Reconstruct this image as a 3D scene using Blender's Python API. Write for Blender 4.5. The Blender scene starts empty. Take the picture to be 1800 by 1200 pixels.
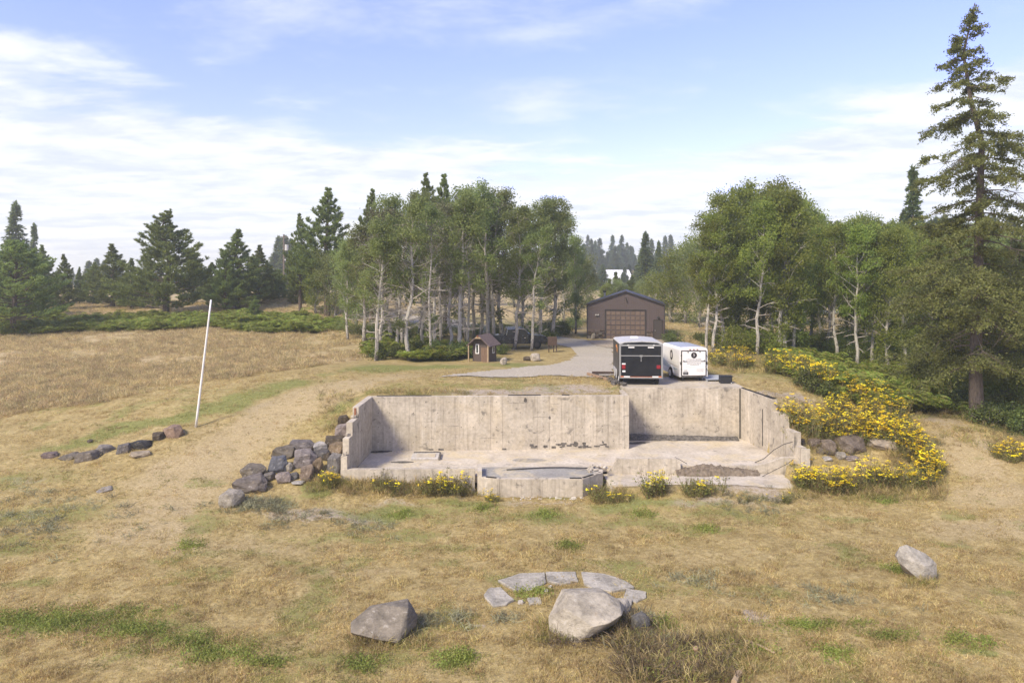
import bpy, bmesh, math, random
import numpy as np
from mathutils import Vector, Matrix
R = math.radians
random.seed(7); rng = np.random.default_rng(7)
sc = bpy.context.scene
COL = sc.collection

# ------------------------------------------------------------------ camera
CAM_H = 9.0; F = 1200.0; U0 = 900.0; V0 = 485.0; TH = 0.0     # level camera, horizon at photo row 485 (upright lens shift)
cam = bpy.data.cameras.new('camera'); cam.sensor_width = 36; cam.lens = 24
cam.clip_start = 0.1; cam.clip_end = 6000
co = bpy.data.objects.new('camera', cam); COL.objects.link(co)
co.location = (0, 0, CAM_H); co.rotation_euler = (math.pi/2, 0, 0); cam.shift_y = -115/1800.0
sc.camera = co

# ------------------------------------------------------------------ light
SUN_EL = R(43); SUN_AZ = R(222)        # compass style: clockwise from +Y (the view direction)
w = bpy.data.worlds.new('World'); sc.world = w; w.use_nodes = True
nt = w.node_tree; nt.nodes.clear()
def N(t, typ, **kw):
    n = t.nodes.new(typ)
    for k, v in kw.items(): setattr(n, k, v)
    return n
def L(t, a, b): t.links.new(a, b)
def math_n(t, op, a, b=None, clamp=False):
    n = N(t, 'ShaderNodeMath', operation=op, use_clamp=clamp)
    for i, x in enumerate((a, b)):
        if x is None: continue
        if isinstance(x, (int, float)): n.inputs[i].default_value = x
        else: L(t, x, n.inputs[i])
    return n.outputs[0]
def ramp(t, fac, stops, interp='LINEAR'):
    n = N(t, 'ShaderNodeValToRGB'); cr = n.color_ramp; cr.interpolation = interp
    while len(cr.elements) < len(stops): cr.elements.new(0.5)
    for e, (p, c) in zip(cr.elements, stops):
        e.position = p; e.color = (c[0], c[1], c[2], 1) if not isinstance(c, (int, float)) else (c, c, c, 1)
    L(t, fac, n.inputs[0]); return n.outputs[0]
def maprange(t, v, a, b, c=0.0, d=1.0, smooth=True):
    n = N(t, 'ShaderNodeMapRange'); n.interpolation_type = 'SMOOTHSTEP' if smooth else 'LINEAR'
    if isinstance(v, (int, float)): n.inputs[0].default_value = v
    else: L(t, v, n.inputs[0])
    for i, x in zip((1, 2, 3, 4), (a, b, c, d)):
        if isinstance(x, (int, float)): n.inputs[i].default_value = x
        else: L(t, x, n.inputs[i])
    return n.outputs[0]
def mixc(t, fac, a, b, typ='MIX'):
    n = N(t, 'ShaderNodeMix', data_type='RGBA', blend_type=typ)
    for i, x in zip((0, 6, 7), (fac, a, b)):
        if isinstance(x, (int, float)): n.inputs[i].default_value = x
        elif isinstance(x, tuple): n.inputs[i].default_value = (x[0], x[1], x[2], 1)
        else: L(t, x, n.inputs[i])
    return n.outputs[2]
def noise(t, vec, scale, detail=4, rough=0.55, dist=0.0):
    n = N(t, 'ShaderNodeTexNoise'); n.inputs['Scale'].default_value = scale
    n.inputs['Detail'].default_value = detail; n.inputs['Roughness'].default_value = rough
    n.inputs['Distortion'].default_value = dist
    if vec is not None: L(t, vec, n.inputs['Vector'])
    return n.outputs['Fac']

SKY_STRENGTH = 0.15
sky = N(nt, 'ShaderNodeTexSky', sky_type='NISHITA', sun_disc=False)
sky.sun_elevation = SUN_EL; sky.sun_rotation = SUN_AZ
sky.air_density = 1.0; sky.dust_density = 0.6; sky.ozone_density = 3.0; sky.altitude = 700
tc = N(nt, 'ShaderNodeTexCoord')
sep = N(nt, 'ShaderNodeSeparateXYZ'); L(nt, tc.outputs['Generated'], sep.inputs[0])
sx, sy, sz = sep.outputs
el = math_n(nt, 'MAXIMUM', sz, 0.02)
# clouds lie on a flat deck far above: direction divided by its height
px = math_n(nt, 'DIVIDE', sx, math_n(nt, 'ADD', el, 0.10)); py = math_n(nt, 'DIVIDE', sy, math_n(nt, 'ADD', el, 0.10))
cmb = N(nt, 'ShaderNodeCombineXYZ'); L(nt, px, cmb.inputs[0]); L(nt, py, cmb.inputs[1])
mp = N(nt, 'ShaderNodeMapping'); L(nt, cmb.outputs[0], mp.inputs[0])
mp.inputs['Location'].default_value = (3.1, 0.4, 0); mp.inputs['Rotation'].default_value = (0, 0, R(-14)); mp.inputs['Scale'].default_value = (0.8, 1.2, 1)
n1 = noise(nt, mp.outputs[0], 0.9, 9, 0.57, 0.35)
n2 = noise(nt, mp.outputs[0], 3.6, 8, 0.62, 0.25)
wis = maprange(nt, math_n(nt, 'ADD', math_n(nt, 'MULTIPLY', n1, 0.70), math_n(nt, 'MULTIPLY', n2, 0.30)), 0.455, 0.69)
# a bank of cloud over the horizon, higher to the west (left) and far right
hor = N(nt, 'ShaderNodeMath', operation='ARCTAN2'); L(nt, sx, hor.inputs[0]); L(nt, sy, hor.inputs[1])
az = hor.outputs[0]
bank_top = math_n(nt, 'ADD', 0.150, math_n(nt, 'MULTIPLY', maprange(nt, math_n(nt, 'ABSOLUTE', math_n(nt, 'SUBTRACT', az, 0.12)), 0.05, 0.72), 0.125))
bn = math_n(nt, 'MULTIPLY', math_n(nt, 'SUBTRACT', n1, 0.5), 0.34)
bn2 = math_n(nt, 'MULTIPLY', math_n(nt, 'SUBTRACT', n2, 0.5), 0.10)
hh = math_n(nt, 'SUBTRACT', math_n(nt, 'ADD', bank_top, math_n(nt, 'ADD', bn, bn2)), sz)
bank = maprange(nt, hh, -0.035, 0.05)
cl = math_n(nt, 'MAXIMUM', math_n(nt, 'MULTIPLY', wis, 0.55), math_n(nt, 'MULTIPLY', bank, 0.88))
K = 1/SKY_STRENGTH
shade = maprange(nt, math_n(nt, 'ADD', math_n(nt, 'MULTIPLY', n2, .5), math_n(nt, 'MULTIPLY', noise(nt, mp.outputs[0], 1.7, 6, .55, .2), .5)), 0.38, 0.58)
ccol = mixc(nt, shade, (0.36*K, 0.385*K, 0.415*K), (0.48*K, 0.487*K, 0.475*K))
skyc = mixc(nt, 1.0, sky.outputs[0], mixc(nt, maprange(nt, sz, .05, .40), (0.88, 0.64, 0.90), (0.97, 0.76, 0.99)), 'MULTIPLY')
out = mixc(nt, cl, skyc, ccol)
bg = N(nt, 'ShaderNodeBackground'); bg.inputs[1].default_value = SKY_STRENGTH
L(nt, out, bg.inputs[0])
wo = N(nt, 'ShaderNodeOutputWorld'); L(nt, bg.outputs[0], wo.inputs[0])

sl = bpy.data.lights.new('sun', 'SUN'); sl.energy = 2.45; sl.angle = R(13); sl.color = (1.0, 0.91, 0.70)
so = bpy.data.objects.new('sun', sl); COL.objects.link(so)
sdir = Vector((math.sin(SUN_AZ)*math.cos(SUN_EL), math.cos(SUN_AZ)*math.cos(SUN_EL), math.sin(SUN_EL)))
so.rotation_euler = sdir.to_track_quat('Z', 'Y').to_euler(); so.location = (-40, -30, 60)

sc.view_settings.view_transform = 'Standard'; sc.view_settings.look = 'None'
sc.view_settings.exposure = 1.22; sc.view_settings.gamma = 1.0; sc.view_settings.use_curve_mapping = False
cy = sc.cycles
cy.use_denoising = True
cy.max_bounces = 8; cy.diffuse_bounces = 5; cy.glossy_bounces = 2; cy.transmission_bounces = 3; cy.volume_bounces = 1; cy.transparent_max_bounces = 8
cy.caustics_reflective = False; cy.caustics_refractive = False

# ------------------------------------------------------------------ small tools
def tag(o, label=None, cat=None, group=None, kind=None):
    if label: o['label'] = label
    if cat: o['category'] = cat
    if group: o['group'] = group
    if kind: o['kind'] = kind
    return o
def empty(name, loc, rz=0.0, label=None, cat=None, group=None):
    o = bpy.data.objects.new(name, None); COL.objects.link(o); o.empty_display_size = 0.2
    o.location = loc; o.rotation_euler = (0, 0, rz); return tag(o, label, cat, group)
def link(name, me, parent=None, loc=None, rot=None, scl=None):
    o = bpy.data.objects.new(name, me); COL.objects.link(o)
    if parent is not None: o.parent = parent
    if loc is not None: o.location = loc
    if rot is not None: o.rotation_euler = rot
    if scl is not None: o.scale = scl
    return o
class MB:
    """collects shapes into one mesh"""
    def __init__(s): s.v = []; s.f = []; s.m = []
    def add(s, vs, fs, m=0):
        n = len(s.v); s.v += [tuple(p) for p in vs]; s.f += [tuple(i+n for i in f) for f in fs]; s.m += [m]*len(fs); return s
    def box(s, c, d, rz=0.0, m=0, rx=0.0, ry=0.0):
        M = Matrix.Translation(c) @ Matrix.Rotation(rz, 4, 'Z') @ Matrix.Rotation(ry, 4, 'Y') @ Matrix.Rotation(rx, 4, 'X')
        vs = [M @ Vector((x*d[0]/2, y*d[1]/2, z*d[2]/2)) for z in (-1, 1) for y in (-1, 1) for x in (-1, 1)]
        return s.add(vs, [(0,2,3,1),(4,5,7,6),(0,1,5,4),(2,6,7,3),(0,4,6,2),(1,3,7,5)], m)
    def prism(s, poly, z0, z1, m=0):
        """poly: xy points counter-clockwise; z1 may be a list"""
        n = len(poly); zt = z1 if isinstance(z1, (list, tuple)) else [z1]*n
        vs = [(p[0], p[1], z0) for p in poly] + [(p[0], p[1], z) for p, z in zip(poly, zt)]
        fs = [tuple(range(n-1, -1, -1)), tuple(range(n, 2*n))] + [(i, (i+1) % n, n+(i+1) % n, n+i) for i in range(n)]
        return s.add(vs, fs, m)
    def extrude(s, poly3, off, m=0):
        """a flat 3d polygon pushed along off"""
        n = len(poly3); off = Vector(off)
        vs = [Vector(p) for p in poly3]; vs += [p + off for p in vs]
        fs = [tuple(range(n-1, -1, -1)), tuple(range(n, 2*n))] + [(i, (i+1) % n, n+(i+1) % n, n+i) for i in range(n)]
        return s.add(vs, fs, m)
    def tube(s, pts, rad, n=6, m=0, cap=True):
        pts = [Vector(p) for p in pts]; k = len(pts)
        if isinstance(rad, (int, float)): rad = [rad]*k
        vs = []; prev = None
        for i, p in enumerate(pts):
            d = (pts[min(i+1, k-1)] - pts[max(i-1, 0)]).normalized()
            if prev is None:
                a = d.orthogonal().normalized()
            else:
                a = (prev - d*prev.dot(d))
                a = a.normalized() if a.length > 1e-5 else d.orthogonal().normalized()
            prev = a; b = d.cross(a)
            vs += [p + (a*math.cos(2*math.pi*j/n) + b*math.sin(2*math.pi*j/n))*rad[i] for j in range(n)]
        fs = [(i*n+j, i*n+(j+1) % n, (i+1)*n+(j+1) % n, (i+1)*n+j) for i in range(k-1) for j in range(n)]
        if cap: fs += [tuple(range(n-1, -1, -1)), tuple((k-1)*n+j for j in range(n))]
        return s.add(vs, fs, m)
    def disc(s, c, r, axis='Y', th=0.02, n=20, m=0, sx=1.0):
        c = Vector(c)
        ax = {'X': Vector((1,0,0)), 'Y': Vector((0,1,0)), 'Z': Vector((0,0,1))}[axis]
        a = {'X': Vector((0,1,0)), 'Y': Vector((1,0,0)), 'Z': Vector((1,0,0))}[axis]; b = ax.cross(a)
        p = [c + a*math.cos(2*math.pi*j/n)*r*sx + b*math.sin(2*math.pi*j/n)*r - ax*th/2 for j in range(n)]
        return s.extrude(p, ax*th, m)
    def mesh(s, name, mats):
        me = bpy.data.meshes.new(name); me.from_pydata(s.v, [], s.f); me.validate()
        for mt in (mats if isinstance(mats, (list, tuple)) else [mats]): me.materials.append(mt)
        if len(me.polygons) == len(s.m): me.polygons.foreach_set('material_index', s.m)
        bm = bmesh.new(); bm.from_mesh(me); bmesh.ops.recalc_face_normals(bm, faces=bm.faces); bm.to_mesh(me); bm.free()
        me.update(); return me
    def build(s, name, mats, parent=None, bevel=0.0, smooth=False, **kw):
        me = s.mesh(name, mats)
        if bevel:
            bm = bmesh.new(); bm.from_mesh(me)
            bmesh.ops.bevel(bm, geom=list(bm.edges), offset=bevel, segments=2 if bevel > .03 else 1, affect='EDGES', clamp_overlap=True)
            bm.to_mesh(me); bm.free()
        if smooth:
            for p in me.polygons: p.use_smooth = True
        return link(name, me, parent, **kw)
def quadmesh(name, V, mats, mi=None, tri=False):
    """V: (n,4,3) or (n,3,3) array of separate faces"""
    n, k = V.shape[:2]; me = bpy.data.meshes.new(name)
    me.vertices.add(n*k); me.vertices.foreach_set('co', V.reshape(-1).astype(np.float32))
    me.loops.add(n*k); me.loops.foreach_set('vertex_index', np.arange(n*k, dtype=np.int32))
    me.polygons.add(n); me.polygons.foreach_set('loop_start', np.arange(0, n*k, k, dtype=np.int32))
    me.polygons.foreach_set('loop_total', np.full(n, k, dtype=np.int32))
    for mt in (mats if isinstance(mats, (list, tuple)) else [mats]): me.materials.append(mt)
    if mi is not None: me.polygons.foreach_set('material_index', np.asarray(mi, dtype=np.int32))
    me.update(calc_edges=True); me.validate(); return me

# ------------------------------------------------------------------ value noise for numpy
def _h(ix, iy, s):
    a = (ix.astype(np.int64)*374761393 + iy.astype(np.int64)*668265263 + s*982451653) & 0xffffffff
    a = ((a ^ (a >> 13))*1274126177) & 0xffffffff
    return ((a ^ (a >> 16)) & 0xffff)/65535.0
def vnoise(x, y, s=0):
    x = np.asarray(x, float); y = np.asarray(y, float)
    ix = np.floor(x); iy = np.floor(y); fx = x-ix; fy = y-iy
    fx = fx*fx*(3-2*fx); fy = fy*fy*(3-2*fy)
    a = _h(ix, iy, s); b = _h(ix+1, iy, s); c = _h(ix, iy+1, s); d = _h(ix+1, iy+1, s)
    return (a*(1-fx)+b*fx)*(1-fy) + (c*(1-fx)+d*fx)*fy
def fbm(x, y, o=4, s=0):
    t = 0; a = 0.5; n = 0
    for i in range(o): t = t + a*vnoise(x*2**i, y*2**i, s+i); n += a; a *= .5
    return t/n
def sstep(a, b, x): t = np.clip((np.asarray(x, float)-a)/(b-a), 0, 1); return t*t*(3-2*t)

# ------------------------------------------------------------------ terrain heights
def ray(u, v):
    a = (np.asarray(u, float)-U0)/F; b = -(np.asarray(v, float)-V0)/F
    return a, math.cos(TH)+b*math.sin(TH), -math.sin(TH)+b*math.cos(TH)
def uvy(u, v, y):
    a, f, z = ray(u, v); t = y/f; return (float(a*t), float(y), float(CAM_H+z*t))
CP = [(-3.6,18,-.9),(2,18,-.9),(13.2,21,-.8),(0,10,-1.0),(-15,15,-1.1),(16,14,-1),(0,0,-1.2),(-25,5,-1.2),(25,5,-1.2),(-10,22,-.9),(8,24,-.82),(0,27,-.78),
      (-1.5,29.5,-.75),(3,29.2,-.75),(-4.5,30,-.45),(-7.7,30.2,-.3),(13.7,30.4,-.4),(10,29.3,-.5),(6,29.4,-.6)]
for u, v, y in [(600,742,34.4),(560,790,31.8),(500,805,32),(400,762,34.5),(344,750,35.5),(250,792,33),(200,870,29),(100,812,32.5),(80,900,27.5),(0,825,32),(0,1000,23.5),
                (620,702,37),(655,692,36.0),(560,690,39),(500,722,37),(700,655,44),(450,690,40),(540,660,43.5),(400,650,48),(300,680,44),(200,700,42.5),(100,730,40),(0,750,38.5),(0,650,52),
                (200,620,58),(0,600,66),(450,600,64),(300,585,70),(450,575,73),(250,575,76),(50,590,70),(300,552,84),(500,548,86),(100,555,84),(520,525,95),(300,530,100),(0,520,110),(600,520,110),
                (1300,686,37.4),(1400,672,40),(1420,655,44),(1400,800,32.6),(1480,788,33.3),(1560,790,33),(1640,845,30.8),(1750,850,30),(1800,800,32),(1700,770,34),(1718,735,36.5),(1640,722,40),(1600,697,44.5),
                (1500,662,52),(1560,675,50),(1420,632,58),(1250,622,57),(1375,627,55),(1470,590,75),(1440,560,100),(1420,548,118),(1180,600,68),(1200,575,85),(1180,550,110),(1420,705,37.5),(1520,730,37.5),(1800,690,45),(1800,640,60)]:
    CP.append(uvy(u, v, y))
CP += [(0,36,2.72),(4,36,2.75),(9,38.5,2.68),(9.2,44,2.7),(12.9,38.4,2.72),(0,42,2.7),(5,48,2.65),(0,55,2.6),(-8,52,2.65),(8,60,2.5),(12,70,2.5),(5,72,2.5),(0,80,2.7),(14,85,2.6),(-12,70,3.0),(-20,40,1.75) ,(-30,130,6.0),(40,130,3.2),(0,130,3.8),(75,130,4.0),(-110,130,5.0),(-90,60,1.8),(90,60,2.5),(60,30,0.0),(-60,25,-.6),(13.75,33.6,1.7),(14.2,35.5,2.5)]
CP = np.array(CP); _C = 1.2
def _phi(d2): return np.sqrt(d2 + _C*_C)
_d2 = ((CP[:, None, :2]-CP[None, :, :2])**2).sum(-1)
_n = len(CP)
_A = np.zeros((_n+3, _n+3)); _A[:_n, :_n] = _phi(_d2) - np.eye(_n)*0.25; _A[:_n, _n] = 1; _A[:_n, _n+1:] = CP[:, :2]; _A[_n:, :_n] = _A[:_n, _n:].T
_W = np.linalg.solve(_A, np.concatenate([CP[:, 2], [0, 0, 0]]))
def h_smooth(x, y):
    x = np.asarray(x, float); y = np.asarray(y, float); sh = x.shape; x = x.ravel(); y = y.ravel()
    o = np.empty(len(x))
    for i in range(0, len(x), 20000):
        a = x[i:i+20000]; b = y[i:i+20000]
        o[i:i+20000] = _phi((a[:, None]-CP[None, :, 0])**2 + (b[:, None]-CP[None, :, 1])**2) @ _W[:_n] + _W[_n] + a*_W[_n+1] + b*_W[_n+2]
    r = np.hypot(x, y*0.9); k = sstep(85, 135, r)
    far = 4.6 + 10.5*sstep(230, 420, y)*sstep(0.0, 0.06, x/np.maximum(y, 1)) + 5*sstep(450, 800, y)
    return (o*(1-k) + far*k).reshape(sh)
FOOT = [(-7.46,30.55),(-1.5,30.75),(-1.45,30.5),(-.5,30.15),(3.05,30.17),(4.05,31.15),(4.1,30.3),(12.5,30.2),(12.75,31.95),(13.6,32.1),(13.25,34.4),(12.8,37.95),(6.05,37.98),(5.9,35.66),(-7.32,35.31)]
def inside(x, y, poly):
    c = np.zeros(np.shape(x), bool); n = len(poly)
    for i in range(n):
        x0, y0 = poly[i]; x1, y1 = poly[(i+1) % n]
        if y0 == y1: continue
        c ^= ((y0 > y) != (y1 > y)) & (x < (x1-x0)*(y-y0)/(y1-y0) + x0)
    return c
PAD = [(6.1,37.9),(12.95,37.9),(12.9,41.8),(6.35,42.1)]
def hgt(x, y):
    x = np.asarray(x, float); y = np.asarray(y, float)
    z = h_smooth(x, y)
    z = z + (fbm(x*.45, y*.45, 3, 5)-.5)*.16 + (fbm(x*2.2, y*2.2, 2, 9)-.5)*.05*sstep(70, 40, y)
    z = np.where((x > -2.4) & (x < 4.4) & (y > 28.6) & (y < 31.2), np.minimum(z, -.74+.05*(fbm(x*2, y*2, 2, 8)-.5)), z)
    z = np.where(inside(x, y, PAD), np.minimum(z, 2.6), z)
    z = np.where(inside(x, y, FOOT), -0.9, z)
    return z
_TT = np.geomspace(8, 700, 700)
def G(u, v):
    """where the sight line through a photo pixel meets the ground"""
    a, f, dz = ray(u, v); a, f, dz = float(a), float(f), float(dz)
    t = _TT; d = CAM_H + dz*t - hgt(a*t, f*t)
    i = int(np.argmax(d < 0))
    if d[i] >= 0: return Vector((a*600, f*600, float(hgt(a*600, f*600))))
    t0, t1 = t[max(i-1, 0)], t[i]
    tt = np.linspace(t0, t1, 24); d = CAM_H + dz*tt - hgt(a*tt, f*tt); j = max(int(np.argmax(d < 0)), 1)
    q = d[j-1]/(d[j-1]-d[j]+1e-9); tm = tt[j-1]+(tt[j]-tt[j-1])*q
    x, y = a*tm, f*tm
    return Vector((x, y, float(hgt(x, y))))
def Zg(x, y): return float(hgt(np.array([x]), np.array([y]))[0])
def PX(px_, y): return px_*y/F      # photo pixels at distance y, in metres
def top_z(u, v, y): return uvy(u, v, y)[2]
# clamp the plateau just behind the walls so that soil stays below their tops
_hgt0 = hgt
def hgt(x, y):
    z = _hgt0(x, y); x = np.asarray(x, float); y = np.asarray(y, float)
    lim = 2.66 + 0.12*np.clip(y-37.6, 0, 10) + 2.0*sstep(7.4, 9.5, -x) + 2*sstep(5.6, 5.9, x)
    z = np.where((y > 34.0) & (y < 42) & (x < 6.0), np.minimum(z, lim), z)
    lim2 = 2.6 + 0.12*np.clip(x-13.3, 0, 6)
    return np.where((x > 12.5) & (x < 16) & (y > 33) & (y < 38.1), np.minimum(z, np.where(y > 34.25, lim2, np.where(y > 33.4, 1.95, 1.3)) + 2*sstep(13.9, 15.5, x)), z)

# ------------------------------------------------------------------ materials
def newmat(name):
    m = bpy.data.materials.new(name); m.use_nodes = True; t = m.node_tree; t.nodes.clear()
    o = N(t, 'ShaderNodeOutputMaterial'); return m, t, o
def bsdf(t, o, col, rough=0.9, spec=0.2, metal=0.0, bump=None, bstr=0.3, bdist=0.02):
    b = N(t, 'ShaderNodeBsdfPrincipled')
    if isinstance(col, tuple): b.inputs['Base Color'].default_value = (*col[:3], 1)
    else: L(t, col, b.inputs['Base Color'])
    if isinstance(rough, (int, float)): b.inputs['Roughness'].default_value = rough
    else: L(t, rough, b.inputs['Roughness'])
    b.inputs['Specular IOR Level'].default_value = spec; b.inputs['Metallic'].default_value = metal
    if bump is not None:
        bn = N(t, 'ShaderNodeBump'); bn.inputs['Strength'].default_value = bstr; bn.inputs['Distance'].default_value = bdist
        L(t, bump, bn.inputs['Height']); L(t, bn.outputs[0], b.inputs['Normal'])
    L(t, b.outputs[0], o.inputs[0]); return b
def pos(t): return N(t, 'ShaderNodeNewGeometry').outputs['Position']
def objco(t): return N(t, 'ShaderNodeTexCoord').outputs['Object']
def orand(t): return N(t, 'ShaderNodeObjectInfo').outputs['Random']
def attr(t, n): 
    a = N(t, 'ShaderNodeAttribute'); a.attribute_name = n; return a.outputs['Fac']
def mapv(t, v, scale=(1,1,1), rot=(0,0,0)):
    m = N(t, 'ShaderNodeMapping'); m.inputs['Scale'].default_value = scale; m.inputs['Rotation'].default_value = rot
    L(t, v, m.inputs[0]); return m.outputs[0]

def m_ground():
    m, t, o = newmat('dry_ground'); p = pos(t)
    a = noise(t, p, 1.1, 5, .6); b = noise(t, p, 5.5, 4, .65); c = noise(t, p, 26, 3, .7)
    st = noise(t, mapv(t, p, (9, 34, 12), (0, 0, .35)), 1.0, 3, .6)
    straw = ramp(t, a, [(.3, (.28,.203,.075)), (.5, (.42,.318,.132)), (.72, (.53,.418,.195))])
    straw = mixc(t, maprange(t, b, .35, .7), mixc(t, .6, straw, (.17,.128,.052)), straw)
    straw = mixc(t, math_n(t, 'MULTIPLY', maprange(t, st, .5, .72), .55), straw, (.50,.395,.24))
    green = ramp(t, b, [(.3, (.13,.145,.04)), (.6, (.22,.225,.07)), (.8, (.30,.275,.11))])
    bare = ramp(t, b, [(.3, (.31,.245,.175)), (.7, (.44,.37,.285))])
    field = ramp(t, a, [(.3, (.25,.20,.09)), (.45, (.38,.29,.15)), (.6, (.46,.355,.195)), (.75, (.57,.455,.27))])
    grit = math_n(t, 'ADD', math_n(t, 'MULTIPLY', math_n(t, 'SUBTRACT', b, .5), .9), math_n(t, 'MULTIPLY', math_n(t, 'SUBTRACT', c, .5), .8))
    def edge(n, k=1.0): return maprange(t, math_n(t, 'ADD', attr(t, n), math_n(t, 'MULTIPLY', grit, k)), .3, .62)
    col = mixc(t, edge('field', .3), straw, field)
    col = mixc(t, math_n(t, 'MULTIPLY', maprange(t, math_n(t, 'ADD', attr(t, 'track'), math_n(t, 'MULTIPLY', grit, .5)), .2, .8), .75), col, ramp(t, st, [(.35, (.30,.225,.115)), (.6, (.47,.37,.215)), (.8, (.56,.455,.29))]))
    col = mixc(t, edge('bare', .8), col, bare)
    col = mixc(t, math_n(t, 'MULTIPLY', edge('green', .9), .88), col, green)
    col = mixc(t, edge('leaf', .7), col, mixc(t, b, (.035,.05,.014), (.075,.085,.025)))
    g = maprange(t, c, .25, .75, .74, 1.22)
    mul = N(t, 'ShaderNodeVectorMath', operation='SCALE'); L(t, col, mul.inputs[0]); L(t, g, mul.inputs['Scale'])
    bsdf(t, o, mul.outputs[0], .95, .1, bump=math_n(t, 'ADD', b, math_n(t, 'MULTIPLY', c, .6)), bstr=.75, bdist=.07)
    return m
def m_concrete(name, c0=(.36,.308,.235), c1=(.55,.478,.375), floor=False):
    m, t, o = newmat(name); p = pos(t)
    a = noise(t, p, .8, 6, .62, .3); b = noise(t, p, 7, 4, .6)
    col = ramp(t, a, [(.28, c0), (.7, c1)])
    if not floor:
        stv = noise(t, mapv(t, p, (5.5, 5.5, .32)), 1.0, 4, .6)
        col = mixc(t, math_n(t, 'MULTIPLY', maprange(t, stv, .52, .72), .55), col, (.225,.19,.145))
        col = mixc(t, math_n(t, 'MULTIPLY', maprange(t, stv, .44, .28), .55), col, (.58,.52,.43))
        big = noise(t, mapv(t, p, (.35, .35, .5)), 1.0, 5, .6, .6)
        col = mixc(t, math_n(t, 'MULTIPLY', maprange(t, big, .54, .70), .45), col, (.46,.375,.25))
        blot = noise(t, mapv(t, p, (1.5, 1.5, 1.9)), 1.0, 7, .68, .8)
        col = mixc(t, math_n(t, 'MULTIPLY', maprange(t, blot, .56, .68), .7), col, (.125,.112,.096))
    else:
        blot = noise(t, p, .55, 7, .65, .9)
        col = mixc(t, math_n(t, 'MULTIPLY', maprange(t, blot, .46, .62), .7), col, (.51,.42,.265))
        bl2 = noise(t, p, 1.3, 7, .7, .5)
        col = mixc(t, math_n(t, 'MULTIPLY', maprange(t, bl2, .56, .68), .6), col, (.185,.165,.14))
    f = maprange(t, b, .3, .7, .86, 1.1)
    f2 = math_n(t, 'MULTIPLY', f, maprange(t, orand(t), 0, 1, .92, 1.05, False))
    mul = N(t, 'ShaderNodeVectorMath', operation='SCALE'); L(t, col, mul.inputs[0]); L(t, f2, mul.inputs['Scale'])
    bsdf(t, o, mul.outputs[0], .9, .25, bump=b, bstr=.35, bdist=.015); return m
def m_noise(name, c0, c1, scale=6, rough=.9, spec=.2, stretch=(1,1,1), bstr=.3, bdist=.02, detail=5, rnd=.12, obj=True):
    m, t, o = newmat(name); p = mapv(t, objco(t) if obj else pos(t), stretch)
    a = noise(t, p, scale, detail, .6)
    col = ramp(t, a, [(.3, c0), (.7, c1)])
    mul = N(t, 'ShaderNodeVectorMath', operation='SCALE'); L(t, col, mul.inputs[0]); L(t, maprange(t, orand(t), 0, 1, 1-rnd, 1+rnd, False), mul.inputs['Scale'])
    bsdf(t, o, mul.outputs[0], rough, spec, bump=a, bstr=bstr, bdist=bdist); return m
def m_plain(name, c, rough=.5, spec=.4, metal=0.0, dirt=.12, scale=3.0):
    m, t, o = newmat(name); a = noise(t, objco(t), scale, 5, .65)
    d = tuple(x*(1-dirt)+.25*dirt*.4 for x in c)
    col = ramp(t, a, [(.35, d), (.65, c)])
    bsdf(t, o, col, maprange(t, a, .3, .7, min(1, rough+.12), rough), spec, metal); return m
def m_rock():
    m, t, o = newmat('rock'); p = objco(t)
    oi = N(t, 'ShaderNodeObjectInfo'); base = oi.outputs['Color']
    a = noise(t, p, 1.6, 7, .65, .4); b = noise(t, p, 9, 5, .7); c = noise(t, p, 34, 3, .6)
    k = math_n(t, 'ADD', math_n(t, 'MULTIPLY', a, .6), math_n(t, 'MULTIPLY', b, .4))
    mul = N(t, 'ShaderNodeVectorMath', operation='SCALE'); L(t, base, mul.inputs[0]); L(t, maprange(t, k, .33, .66, .55, 1.35), mul.inputs['Scale'])
    col = mixc(t, math_n(t, 'MULTIPLY', maprange(t, b, .58, .70), .55), mul.outputs[0], (.44,.41,.36))
    col = mixc(t, math_n(t, 'MULTIPLY', maprange(t, noise(t, p, 3.1, 6, .7, .8), .58, .68), .5), col, (.30,.23,.14))
    col = mixc(t, math_n(t, 'MULTIPLY', maprange(t, c, .55, .75), .35), col, (.05,.045,.04))
    bsdf(t, o, col, .92, .2, bump=math_n(t, 'ADD', math_n(t, 'ADD', a, b), math_n(t, 'MULTIPLY', c, .3)), bstr=.8, bdist=.06); return m
def m_leaf(name, cols, trans=.35, rough=.6):
    """cols: list of base colours mixed leaf by leaf, each tree shifted a little"""
    m, t, o = newmat(name)
    g = N(t, 'ShaderNodeNewGeometry'); r = g.outputs['Random Per Island']
    n = len(cols)
    col = ramp(t, r, [(i/max(n-1, 1), c) for i, c in enumerate(cols)])
    hs = N(t, 'ShaderNodeHueSaturation'); L(t, col, hs.inputs['Color'])
    L(t, maprange(t, orand(t), 0, 1, .478, .512, False), hs.inputs['Hue']); L(t, maprange(t, orand(t), 0, 1, .78, 1.25, False), hs.inputs['Value'])
    big = noise(t, pos(t), .7, 3, .6)
    mul = N(t, 'ShaderNodeVectorMath', operation='SCALE'); L(t, hs.outputs[0], mul.inputs[0]); L(t, maprange(t, big, .3, .7, .8, 1.2), mul.inputs['Scale'])
    d = N(t, 'ShaderNodeBsdfPrincipled'); L(t, mul.outputs[0], d.inputs['Base Color']); d.inputs['Roughness'].default_value = rough; d.inputs['Specular IOR Level'].default_value = .25
    tr = N(t, 'ShaderNodeBsdfTranslucent'); L(t, mul.outputs[0], tr.inputs[0])
    mx = N(t, 'ShaderNodeMixShader'); mx.inputs[0].default_value = trans
    L(t, d.outputs[0], mx.inputs[1]); L(t, tr.outputs[0], mx.inputs[2]); L(t, mx.outputs[0], o.inputs[0]); return m
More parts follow.
